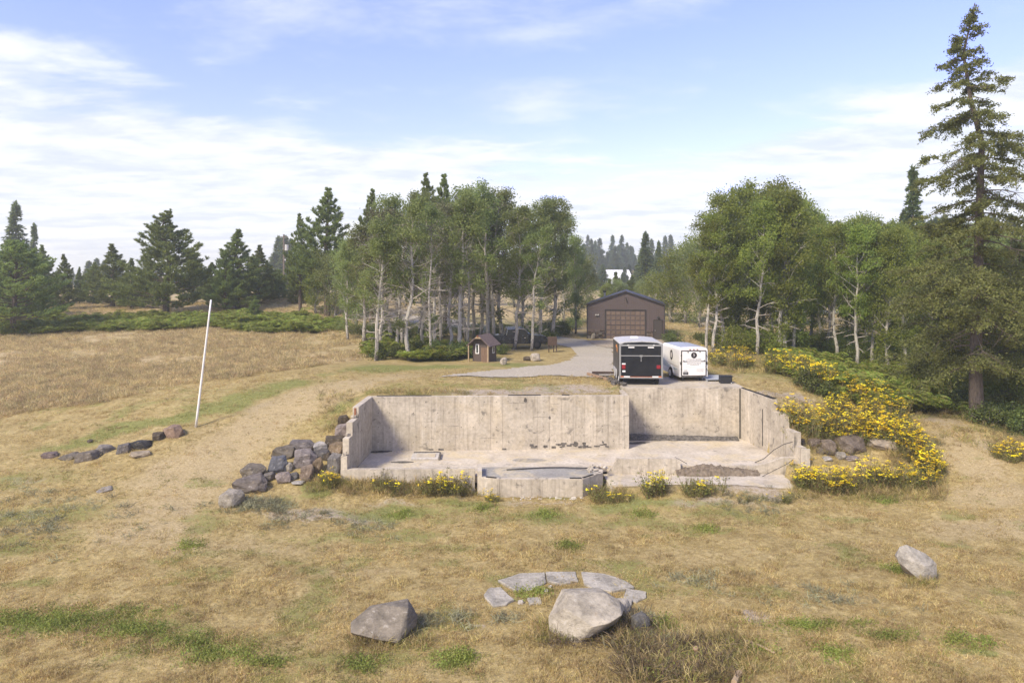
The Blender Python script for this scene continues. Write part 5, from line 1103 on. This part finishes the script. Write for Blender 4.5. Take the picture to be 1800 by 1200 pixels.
# bushier broadleaf trees: field side, beyond the garage, in the gaps
BT = [(556,548,470,84,0,'round light green broadleaf tree at the left grove edge'),(590,552,462,80,1,'bushy green tree under the tall dark pine'),(630,575,450,70,1,'bushy dark green tree at left end of the aspen grove'),
      (1012,560,470,88,1,'bushy tree just left of the garage'),(1032,545,500,104,1,'low rounded tree behind the left garage corner'),(1062,540,505,112,0,'low rounded tree behind the garage roof slope'),(1085,538,498,118,1,'small rounded tree below the distant barn'),(1130,540,500,108,1,'dark rounded tree behind the garage ridge'),(1155,545,492,100,0,'leafy tree behind the right garage eave'),(1180,556,462,92,0,'tall pale green bushy tree right of the garage'),(1205,560,440,90,0,'tall yellow-green bushy tree between garage and right grove'),(1232,566,450,84,1,'green bushy tree behind the first right aspens'),
      (905,548,470,110,1,'bushy tree seen far behind the pickup'),(850,545,470,112,1,'bushy tree far behind the playhouse'),(790,548,460,108,1,'bushy dark tree far behind the middle aspens'),(740,548,470,106,1,'bushy tree beyond the gravel track'),(700,545,465,104,1,'bushy tree beyond the track at left'),(960,555,470,104,0,'bushy tree far behind the driveway bend'),(660,545,470,104,1,'bushy tree at the far left of the track'),
      (1500,590,430,80,0,'bushy tree deep in the right grove'),(1545,592,430,82,1,'dark bushy tree deep in right grove'),(1590,596,430,80,0,'bushy tree behind the forest path'),(1635,600,440,78,1,'dark bushy tree left of the large larch'),(1680,604,430,76,0,'bushy tree behind the large larch trunk'),(1735,606,430,74,1,'dark bushy tree right of the large larch trunk'),(1785,610,430,72,0,'bushy tree at the right picture edge'),(1340,585,440,84,1,'dark bushy tree inside right grove middle'),(1300,582,440,84,1,'dark bushy tree inside right grove behind white trailer'),(1380,585,430,86,1,'dark bushy tree behind the tall right aspens')]
for i, (u, v, vt, y, k, lb) in enumerate(BT):
    x, _, _ = uvy(u, v, y); z = Zg(x, y); plant_tree('broadleaf_tree', BUSHY[k], x, y, z, top_z(u, vt, y)-z, 7, 1.15 if vt > 455 else .95, i*1.3, lb, 'tree', 'bushy broadleaf trees')

# ------------------------------------------------------------------ pines and firs
P1 = pine(401, 12, 4.7, .07, .80); P2 = pine(402, 12, 3.6, .05, .85); P3 = pine(403, 12, 5.6, .16, .6); P4 = pine(404, 14, 3.5, .22, .75, 1.1, gap=.55); F1 = fir(411); F2 = fir(412, 18, 3.2); F3 = fir(413, 18, 2.4, dens=1.6, t0=.15); PS = pine(405, 5, 1.7, .03, .9, .8, gap=.3)
PN = [(22,578,425,71,P3,12,1.15,'broad low pine with thick trunk at left picture edge'),(292,556,370,84,P1,12,1.12,'largest cone shaped pine in the middle of left field edge'),(198,548,430,93,P2,12,1.25,'dull green pine left of the largest cone pine'),(232,546,455,90,P2,12,1.1,'low pine tucked against the largest cone pine'),(418,548,405,87,P2,12,1.2,'dark pine right of the largest cone pine'),(455,546,432,92,P2,12,1.15,'smaller dark pine beside the utility pole'),(395,548,440,85,P1,12,.8,'low bushy pine in front of the dark field pine'),
      (112,548,448,90,P2,12,.85,'slim green pine right of the broad low pine'),(75,545,432,96,P2,12,.9,'narrow pine rising behind the broad low pine'),(140,545,470,100,P2,12,.9,'small pine in gap left of dull green pine'),(575,556,333,83,P4,14,1.15,'tall dark pine at left end of aspen grove'),(528,548,378,86,P4,14,.8,'slender dark pine left of the tall dark pine'),(752,570,309,73,P4,14,.75,'dark pine top rising above the aspens, left of a pair'),(781,570,311,73,P4,14,.75,'dark pine top rising above the aspens, right of a pair'),(652,566,336,76,P4,14,.75,'dark pine behind the left aspens'),
      (448,546,522,80,PS,5,1.0,'tiny young pine standing in the ferns'),(520,545,480,92,PS,5,1.2,'low green pine clump under tall pine at left'),(545,548,490,94,PS,5,1.2,'low green pine clump right of the ferns bank'),(490,545,475,96,PS,5,1.2,'low pine under the utility pole'),
      (262,548,462,98,P2,12,1.3,'dull pine half hidden behind the largest cone pine'),(340,548,440,99,P2,12,1.2,'pine filling the gap right of the largest cone pine'),(372,548,462,95,P2,12,1.3,'low pine beside the white pole top'),(165,547,462,99,P2,12,1.3,'low pine behind the dull green pine'),(48,560,455,82,P2,12,1.2,'pine directly behind the broad low pine'),(-25,560,430,84,P1,12,1.0,'pine mostly outside the left picture edge'),(470,548,458,97,P2,12,1.3,'low dark pine left of the utility pole'),(548,546,450,95,P2,12,1.2,'bushy pine behind the slender dark pine'),
      (28,522,357,128,F2,18,1.1,'tall hazy fir behind the pines at the left edge'),(60,520,395,134,F1,18,.9,'thin hazy fir behind the left edge pines'),(1605,600,297,71,F3,18,.9,'narrow dark fir rising left of the large larch'),(1588,600,372,74,F3,18,.9,'short fir beside the narrow dark fir'),(1287,600,334,66,F3,18,.45,'thin fir top with mistletoe above the right aspens'),
      (1135,530,409,140,F2,18,1.25,'dark fir beside the barn above the garage'),(1158,530,425,150,F2,18,1.0,'hazy fir just right of the dark barn fir'),(1085,534,480,120,PS,5,1.0,'small green pine in front of barn roof'),(1110,536,486,116,PS,5,1.2,'small bushy pine right of barn roof'),(1068,536,492,118,PS,5,1.2,'small pine left of barn roof')]
for i, (u, v, vt, y, pr, H0, wd, lb) in enumerate(PN):
    x, _, _ = uvy(u, v, y); z = Zg(x, y); plant_tree('fir_tree' if pr in (F1, F2, F3) else 'pine_tree', pr, x, y, z, top_z(u, vt, y)-z, H0, wd*(1.2 if u < 480 and y < 100 else 1.0), i*1.1, lb, 'tree', 'conifers around the field')
# far hazy conifers: ridge behind the garage, left horizon, right skyline
def far(n, u0, u1, y0, y1, v0, v1, label, group, seed, protos=(F1, F2)):
    r = random.Random(seed)
    for k in range(n):
        u = lerp(u0, u1, (k+r.random())/n); y = r.uniform(y0, y1); x = uvy(u, 500, y)[0]; z = Zg(x, y); vt = r.uniform(v0, v1); H_ = max(5, top_z(u, vt, y)-z)
        plant_tree('fir_tree', protos[k % len(protos)], x, y, z-.3, H_, 18, r.uniform(1.3, 1.9) if H_ > 12 else 2.0, r.random()*6, label, 'tree', group)
far(34, 1005, 1200, 300, 400, 412, 448, 'blue hazy fir on the far ridge above the garage', 'hazy firs on the far ridge', 1)
far(26, 1005, 1200, 200, 260, 452, 486, 'lower hazy fir in the valley behind the garage', 'lower hazy firs behind the garage', 2)
far(22, -20, 170, 230, 330, 462, 494, 'blue hazy fir on the far left horizon', 'hazy firs on left horizon', 3)
far(18, 170, 420, 230, 330, 466, 494, 'blue hazy fir glimpsed between the left pines', 'hazy firs between the left pines', 4)
far(5, 478, 512, 185, 215, 414, 450, 'tall hazy fir behind the utility pole', 'hazy firs behind the utility pole', 5)
far(4, 148, 185, 190, 240, 447, 470, 'hazy rounded fir right of the slim left pine', 'hazy firs left of the dull pine', 6)
far(24, 520, 1005, 220, 330, 440, 480, 'hazy fir glimpsed through the left grove', 'hazy firs behind the left grove', 7)
far(20, 1420, 1660, 120, 180, 384, 404, 'fir top showing above the right aspens', 'firs behind the right grove', 8)
far(14, 1640, 1830, 110, 170, 376, 420, 'dark fir behind the large larch', 'firs behind the larch', 9)
far(16, 1200, 1420, 180, 260, 430, 470, 'hazy fir glimpsed through the right grove', 'hazy firs behind the right grove', 10)
# ------------------------------------------------------------------ the larches at the right
LA = larch(501, 22); LB = larch(502, 12, ((0,2.2),(.15,4.2),(.5,3.4),(.8,1.8),(1,.2)), .06, 105, .8, .12, 1.0); LC = larch(503, 9, ((0,2.0),(.2,3.2),(.6,2.2),(1,.2)), .04, 95, .8, .10, 1.0)
g = G(1718, 737); plant_tree('larch_tree', LA, g.x, g.y, g.z, top_z(1700, 10, g.y)-g.z, 22, 1.0, .4, 'tallest tree, an old thin larch with drooping boughs at the right', 'tree', 'larches at the right edge').rotation_euler = (0, R(-.9), .4)
for (u, v, vt, y, pr, H0, wd, lb) in [(1800,700,400,39,LB,12,1.0,'bushy larch cut by the right picture edge'),(1655,668,450,46,LC,9,1.15,'short bushy larch left of the tallest larch'),(1785,690,455,45,LC,9,1.1,'short dense larch behind the tallest larch'),(1700,665,470,47,LC,9,1.2,'low larch boughs filling the gap behind the big trunk'),(1830,690,380,42,LB,12,1.0,'larch mostly outside the right picture edge')]:
    x = uvy(u, v, y)[0]; z = Zg(x, y); plant_tree('larch_tree', pr, x, y, z, top_z(u, vt, y)-z, H0, wd, u*.1, lb, 'tree', 'larches at the right edge')
g0 = G(1722, 700)
tag(MB().tube([(g0.x+.3, g0.y+.3, Zg(g0.x, g0.y)+2.6), Vector(uvy(1765, 612, g0.y)), Vector(uvy(1782, 575, g0.y)), Vector(uvy(1776, 480, g0.y)), Vector(uvy(1778, 420, g0.y))], [.16, .14, .13, .10, .05], 7).build('leaning_trunk', M['larchbark'], smooth=True), 'bent trunk rising from the right side of the tallest larch', 'tree trunk')

# ------------------------------------------------------------------ shrubs in the groves
SB = [bush(601), bush(602, 2.2, 1.1), bush(603, 1.6, 1.5)]
SH = [(650,602,'dark shrub at the left foot of aspen grove'),(690,600,'dark shrub behind the leftmost aspen trunks'),(668,632,'green shrub at base of the leftmost thick aspen'),(700,628,'green shrub between two aspen trunks at left'),(730,622,'dark green shrub in the left grove middle'),(765,632,'light green shrub in front of grove, left of playhouse'),(790,633,'dark green shrub just left of the playhouse'),(808,628,'dark shrub touching the playhouse porch'),(745,600,'dark shrub behind the middle aspens'),(712,602,'dark low shrub in the shade of the left grove'),(882,622,'dark shrub right of the playhouse wall'),(915,600,'shrub behind the parked pickup'),(955,604,'leafy shrub at the foot of driveway aspens'),(968,596,'dark shrub behind the notice board'),(990,590,'dark shrub at the driveway bend'),(1180,604,'shrub at the right garage corner'),(1230,600,'shrub behind the white trailer at left of grove'),(1260,600,'leafy shrub at first aspens of the right grove'),(1290,620,'dark shrub among the right grove trunks'),(1320,622,'dark shrub beneath the tall right aspens'),(1345,620,'dark green shrub in the right grove middle'),(1410,615,'broad leafy shrub near the grove gap'),(1430,620,'bright green shrub in the grove gap'),(1450,615,'shrub below the paired pale trunks'),(1490,640,'shrub at the start of the forest floor'),(1580,650,'dark shrub beside the forest path'),(1640,690,'green shrub by the upper path bend'),(1690,720,'shrub at the left foot of the large larch'),(1770,740,'dark shrub right of the large larch trunk'),(1795,760,'dark shrub at the lower right forest edge'),(1670,700,'leafy shrub between path and the large larch'),(1740,745,'small green shrub right beside the larch trunk'),(1420,686,'grey-green shrub at top of the flower slope'),(1455,700,'grey-green low shrub within the yellow flowers')]
for i, (u, v, lb) in enumerate(SH):
    g = G(u, v); m_ = SB[i % 3]; o = empty('shrub', g, i*1.7, lb, 'shrub', 'shrubs under the trees'); k = .75+.35*((i*37) % 10)/10*(1.4 if v < 640 else 1); o.scale = (k, k, k); link('stem', m_[0], o); link('foliage', m_[1], o)
US = bush(604, 2.6, 2.6, 3200, 'aspenleaf2', .13); UL = bush(605, 2.4, 2.0, 2400, 'aspenleaf', .12)
UND = sorted([(1240,606,1),(1262,612,1),(1285,622,0),(1305,612,0),(1322,622,0),(1340,614,1),(1352,624,0),(1366,616,1),(1388,620,0),(1400,628,0),(1418,606,1),(1448,612,0),(1482,630,0),(1496,622,1),(1516,636,0),(1528,626,1),(1545,640,0),(1556,630,1),(1574,642,0),(1588,636,1),(1604,648,0),(1622,660,0),(1645,672,0),(1662,684,0),(1684,708,0),(1700,700,1),(1752,722,0),(1775,716,0),(1792,730,0),(1748,700,1),(600,582,2),(625,590,2),(648,588,2),(682,590,2),(716,588,2),(742,586,2),(772,592,2),(812,590,2),(838,588,2),(876,592,2),(892,586,2),(926,588,2),(946,592,2),(964,586,2),(984,582,2),(1006,578,2)], key=lambda q: (q[0] < 1200, q[0]))
for i, (u, v, k) in enumerate(UND):
    g = G(u, v); pr = (US, SB[2], UL)[k]; o = empty('bush', g, i*2.1, ('tall leafy bush' if k == 0 else 'dark round bush' if k == 1 else 'light leafy bush')+(' in the right grove undergrowth' if u > 1200 else ' among the trunks of the left grove')+f', {ordinal(i if i < 30 else i-30)} from the left', 'bush', 'undergrowth bushes of the right grove' if u > 1200 else 'undergrowth bushes of the left grove'); sc_k = .75+.5*((i*53) % 10)/10; o.scale = (sc_k, sc_k, sc_k*(1 if k < 2 else .8)); link('stem', pr[0], o); link('foliage', pr[1], o)
# ------------------------------------------------------------------ yellow tansy
T = [tansy(701, 1.0, .95, 19, .95), tansy(702, 1.05, 1.1, 22, .85), tansy(703, .85, .8, 13, .6), tansy(704, .9, 1.0, 13, .05)]
def tplant(x, y, k, s, label, group):
    o = empty('tansy_plant', (x, y, Zg(x, y)-.03), random.random()*6, label, 'flowering plant', group); o.scale = (s*random.uniform(.85, 1.15), s*random.uniform(.85, 1.15), s); st, fo, fl = T[k]; link('stem', st, o); link('foliage', fo, o)
    if fl: link('flower_heads', fl, o)['kind'] = 'stuff'
def trow(n, line, jit, s0, s1, label, group, wts=(4, 4, 3, 4)):
    us = [p[0] for p in line]; vs_ = [p[1] for p in line]
    for k in range(n):
        u = random.uniform(us[0], us[-1]); v = float(np.interp(u, us, vs_))+random.uniform(-jit, jit); g = G(u, v)
        if inside(np.array([g.x]), np.array([g.y]), FOOT)[0]: continue
        tplant(g.x, g.y, random.choices(range(4), wts)[0], random.uniform(s0*.65, s1*1.02), label, group)
trow(36, [(1245,640),(1300,645),(1360,652),(1410,662)], 5, .9, 1.3, 'yellow tansy plant in the strip along the right grove edge', 'tansy along the right grove edge', (2, 2, 2, 4))
trow(62, [(1405,662),(1450,684),(1500,700),(1545,706)], 13, 1.0, 1.35, 'yellow tansy plant on the crest right of the parking pad', 'tansy on the crest')
trow(24, [(1520,712),(1560,722),(1590,738)], 12, .9, 1.2, 'yellow tansy plant on the right shoulder near the forest path', 'tansy on the right shoulder')
trow(66, [(1392,748),(1440,768),(1500,776),(1560,772),(1580,768)], 10, 1.0, 1.3, 'yellow tansy plant in the thick band above the right boulders', 'tansy above the right boulders')
trow(22, [(1440,722),(1500,735),(1570,745)], 16, .7, 1.1, 'scattered yellow tansy plant on the slope between crest and lower band', 'tansy on the middle slope', (2, 2, 3, 5))
trow(34, [(1570,770),(1600,800),(1625,825),(1650,842)], 14, .9, 1.25, 'yellow tansy plant at the outer corner beside the mown path', 'tansy at the outer corner')
trow(40, [(1405,862),(1450,866),(1500,856),(1560,850),(1640,852)], 9, .85, 1.2, 'yellow tansy plant in front of the right boulders', 'tansy in front of the right boulders', (3, 2, 3, 3))
trow(12, [(1745,800),(1775,806),(1800,812)], 7, .7, 1.0, 'yellow tansy plant at the forest edge by the right path', 'tansy at the right forest edge')
trow(8, [(575,852),(590,852)], 4, .5, .8, 'tansy weed in front of the rock stack by the curb end', 'tansy by the left curb end', (1, 0, 1, 6))
trow(9, [(660,862),(700,866)], 4, .6, 1.0, 'tall thin weed in front of the left curb', 'weeds along the left curb', (0, 0, 0, 6))
trow(17, [(745,866),(830,870)], 5, .7, 1.15, 'tall tansy weed in clump left of the bay', 'weeds left of the bay', (0, 0, 1, 7))
trow(5, [(845,880),(880,880)], 3, .35, .5, 'low yellow weed at the left bay corner', 'weeds at the bay corner', (2, 2, 2, 1))
trow(12, [(1040,880),(1105,878)], 5, .7, 1.0, 'green weed beside the right bay corner', 'weeds right of the bay', (0, 0, 1, 6))
trow(7, [(1135,870),(1165,868)], 4, .8, 1.2, 'yellow topped weed growing before the patio slab', 'weeds before the patio slab', (0, 0, 2, 4))
trow(10, [(1205,870),(1265,870)], 5, .6, 1.0, 'weed growing in the middle of patio edge', 'weeds at the patio edge', (0, 0, 1, 5))
trow(9, [(1280,880),(1390,884)], 5, .4, .7, 'grey-brown weed along the right patio edge', 'weeds at the right patio edge', (0, 0, 0, 1))
tplant(-.35, 33.3, 2, .45, 'lone small yellow weed growing from a crack in the slab', None)

# ------------------------------------------------------------------ grasses and ground cover
def pts_in(n, u0, u1, y0, y1, keep=None):
    """random ground points in the part of the view between two distances"""
    y = y0*(y1/y0)**rng.random(n); u = rng.uniform(u0, u1, n); x = (u-U0)/F*y*1.0
    ok = ~inside(x, y, FOOT) & ~inside(x, y, PAD) & ~((x > 4.2) & (x < 12.7) & (y > 29.9) & (y < 32.4))
    if keep is not None: ok &= keep(x, y)
    x, y = x[ok], y[ok]; return np.stack([x, y, hgt(x, y)-.01], -1)
DRV = gp([(765,663),(900,646),(1000,632),(1012,622),(1000,612),(920,597),(830,582),(720,568),(655,556),(740,556),(850,571),(960,589),(1060,602),(1180,600),(1195,606),(1080,618),(1078,662),(960,661)])
def nodrv(x, y): return ~inside(x, y, DRV)
def mkset(src, P, s0, s1, zvar=.3):
    n = len(P); s = rng.uniform(s0, s1, n); return (src, P, rng.random(n)*6.28, np.stack([s, s, s*rng.uniform(1-zvar, 1+zvar, n)], -1))
dry = [tuft(801), tuft(802, 12, .10, .2, .013, flop=1.1), tuft(803, 16, .18, .15, .013, flop=.5), tuft(804, 14, .07, .24, .016, flop=1.6)]
grn = [tuft(811, 14, .11, .17, .016, 'greengrass', .8), tuft(812, 18, .08, .22, .016, 'greengrass', 1.1)]
A_ = pts_in(70000, -80, 1880, 14.5, 46, nodrv)
mg = mask('green', A_[:, 0], A_[:, 1]); mb_ = mask('bare', A_[:, 0], A_[:, 1]); rn = rng.random(len(A_))
isg = rn < mg*.75; mt_ = mask('track', A_[:, 0], A_[:, 1]); isd = ~isg & (rng.random(len(A_)) > np.maximum(mb_*.85, mt_*.8))
D_ = A_[isd]; k4 = rng.integers(0, 4, len(D_)); Gp = A_[isg]; k2 = rng.integers(0, 2, len(Gp))
def lawn(src, P):
    a = mkset(src, P, .7, 1.1); f = .50+.70*sstep(.3, .72, fbm(P[:, 0]*1.1, P[:, 1]*1.4, 3, 61)); return (a[0], a[1], a[2], a[3]*f[:, None])
scatter('lawn_grass', [lawn(dry[i], D_[k4 == i]) for i in range(4)]+[mkset(grn[i], Gp[k2 == i], .6, 1.2) for i in range(2)], 'short dry lawn grass with green patches round the foundation', 'grass')
clv = []
for u, v, rx, ry, a in GREEN[:9]:
    c = G(u, v); n = int(75*rx*ry*3); x = c.x+rng.normal(size=n)*rx*.7; y = c.y+rng.normal(size=n)*ry*.8; clv.append(np.stack([x, y, hgt(x, y)], -1))
for u, v in [(700,905),(850,895),(960,905),(1130,905),(1550,880),(1240,930),(940,1043),(1160,1100),(1230,1160),(1580,1000),(800,1160),(640,1165),(1180,1185),(330,960),(1470,1150),(1560,1120),(1000,960)]:
    c = G(u, v); n = 26; x = c.x+rng.normal(size=n)*.28; y = c.y+rng.normal(size=n)*.2; clv.append(np.stack([x, y, hgt(x, y)], -1))
clv = np.concatenate(clv); scatter('clover', [mkset(leafpad(821), clv[::2], .6, 1.2), mkset(leafpad(822, 50, .3, .16, .045), clv[1::2], .6, 1.2)], 'low bright green clover patches in the foreground lawn', 'clover')
sg = []
for u, v, n, r_ in [(445,885,70,.7),(470,892,40,.5),(560,905,14,.6),(640,930,18,.8),(60,890,40,2),(100,930,30,2),(20,935,25,1.5),(500,920,12,.5),(1320,885,45,1.0),(760,1090,22,.5),(700,1110,16,.3),(890,1090,10,.3),(1120,1090,22,.4),(1150,1130,25,.5),(1600,780,60,.7),(1575,760,40,.7),(1240,1020,20,1),(1450,1055,25,1.2)]:
    c = G(u, v); x = c.x+rng.normal(size=n)*r_; y = c.y+rng.normal(size=n)*r_*.5; sg.append(np.stack([x, y, hgt(x, y)], -1))
sg = np.concatenate(sg); scatter('sagebrush_weeds', [mkset(tuft(831, 26, .32, .3, .02, 'sage', .9), sg, .5, 1.2)], 'grey-green low weeds scattered on the lawn and by the rocks', 'weeds')
def inb(x, y): return (mask('field', x, y) > .4) & (mask('leaf', x, y) < .5) & nodrv(x, y)
fl_ = pts_in(60000, -120, 720, 36, 105, lambda x, y: inb(x, y) & (x < -4) & (fbm(x*.22, y*.22, 3, 88)+.25*rng.random(len(x)) > .5)); f2 = pts_in(9000, 990, 1480, 66, 120, lambda x, y: nodrv(x, y) & ~((x > 7) & (x < 16.2) & (y < 83)))
fl_ = np.concatenate([fl_, f2]); tg = [tuft(841, 18, .38, .32, .022, 'tallgrass', .5), tuft(842, 18, .30, .4, .022, 'tallgrass', .8)]
k2 = rng.integers(0, 2, len(fl_)); scatter('field_grass', [mkset(tg[i], fl_[k2 == i], .45, 1.35, .45) for i in range(2)], 'tall pale dry grass covering the left field', 'grass')
wg = [pts_in(900, 1560, 1830, 33, 44, lambda x, y: (mask('bare', x, y) < .35) & (x > 21.5+ (36-y)*.25)), pts_in(1500, 1230, 1480, 42, 56, lambda x, y: (x > 13.5) & (y > 41+ (x-13)*.35))]
for u0, u1, v0, v1, n in [(600,845,845,872,420),(1040,1110,862,885,90),(1390,1660,845,880,420),(1380,1600,740,800,500),(1430,1600,702,748,420),(1400,1460,668,690,60),(1560,1660,760,850,260),(540,605,840,866,90),(930,1110,1095,1130,150),(1090,1330,1120,1200,420),(600,760,1120,1140,70),(560,625,690,760,120),(640,830,688,694,120),(1600,1650,1015,1035,30)]:
    P = np.array([tuple(G(random.uniform(u0, u1), random.uniform(v0, v1))) for _ in range(n)]); P = P[~inside(P[:, 0], P[:, 1], FOOT)]; wg.append(P)
wg = np.concatenate(wg); wsrc = [tuft(851, 16, .42, .2, .014, 'drygrass', .45), tuft(852, 18, .34, .22, .016, 'greengrass', .45), tuft(853, 14, .36, .25, .013, 'stem', .6)]
k3 = rng.choice(3, len(wg), p=[.5, .3, .2]); scatter('rank_grass', [mkset(wsrc[i], wg[k3 == i], .55, 1.25) for i in range(3)], 'taller rank grass along walls, flowers and boulders', 'grass')
bx_ = []
for u0, u1, v0, v1, n in [(1090,1290,1128,1200,330),(1100,1150,1090,1130,60),(960,1100,1118,1135,40)]: bx_ += [tuple(G(random.uniform(u0, u1), random.uniform(v0, v1))) for _ in range(n)]
scatter('dead_brush', [mkset(tuft(861, 20, .38, .35, .014, 'brush', 1.3), np.array(bx_), .5, 1.25)], 'tangle of dead brown brush in the foreground', 'brush')
fp = np.concatenate([pts_in(16000, -100, 640, 66, 86, lambda x, y: (mask('leaf', x, y) > .42) & (x < -14)), pts_in(9000, 1280, 1880, 38, 75, lambda x, y: (mask('leaf', x, y) > .45) & (x > 14)), pts_in(1200, 640, 820, 50, 64, lambda x, y: mask('leaf', x, y) > .45)])
fs = [frond(871), frond(872, .6)]; k2 = rng.integers(0, 2, len(fp)); fsc = .45+1.5*fbm(fp[:, 0]*.5, fp[:, 1]*.5, 3, 91)**1.5
def fset(i):
    a = mkset(fs[i], fp[k2 == i], .7, 1.3); return (a[0], a[1], a[2], a[3]*fsc[k2 == i][:, None])
scatter('bracken', [fset(i) for i in range(2)], 'green bracken and undergrowth under the trees', 'ferns')

# ------------------------------------------------------------------ smoke haze
m, t, o = newmat('haze_air'); pv = N(t, 'ShaderNodeVolumePrincipled'); pv.inputs['Density'].default_value = .0008; pv.inputs['Color'].default_value = (.85, .92, .89, 1); pv.inputs['Anisotropy'].default_value = .25
L(t, pv.outputs[0], o.inputs['Volume'])
hz = MB().box((0, 490, 17), (1500, 1060, 41)).build('haze', m); tag(hz, 'thin pale smoke haze lying over the whole valley', 'haze', kind='stuff')
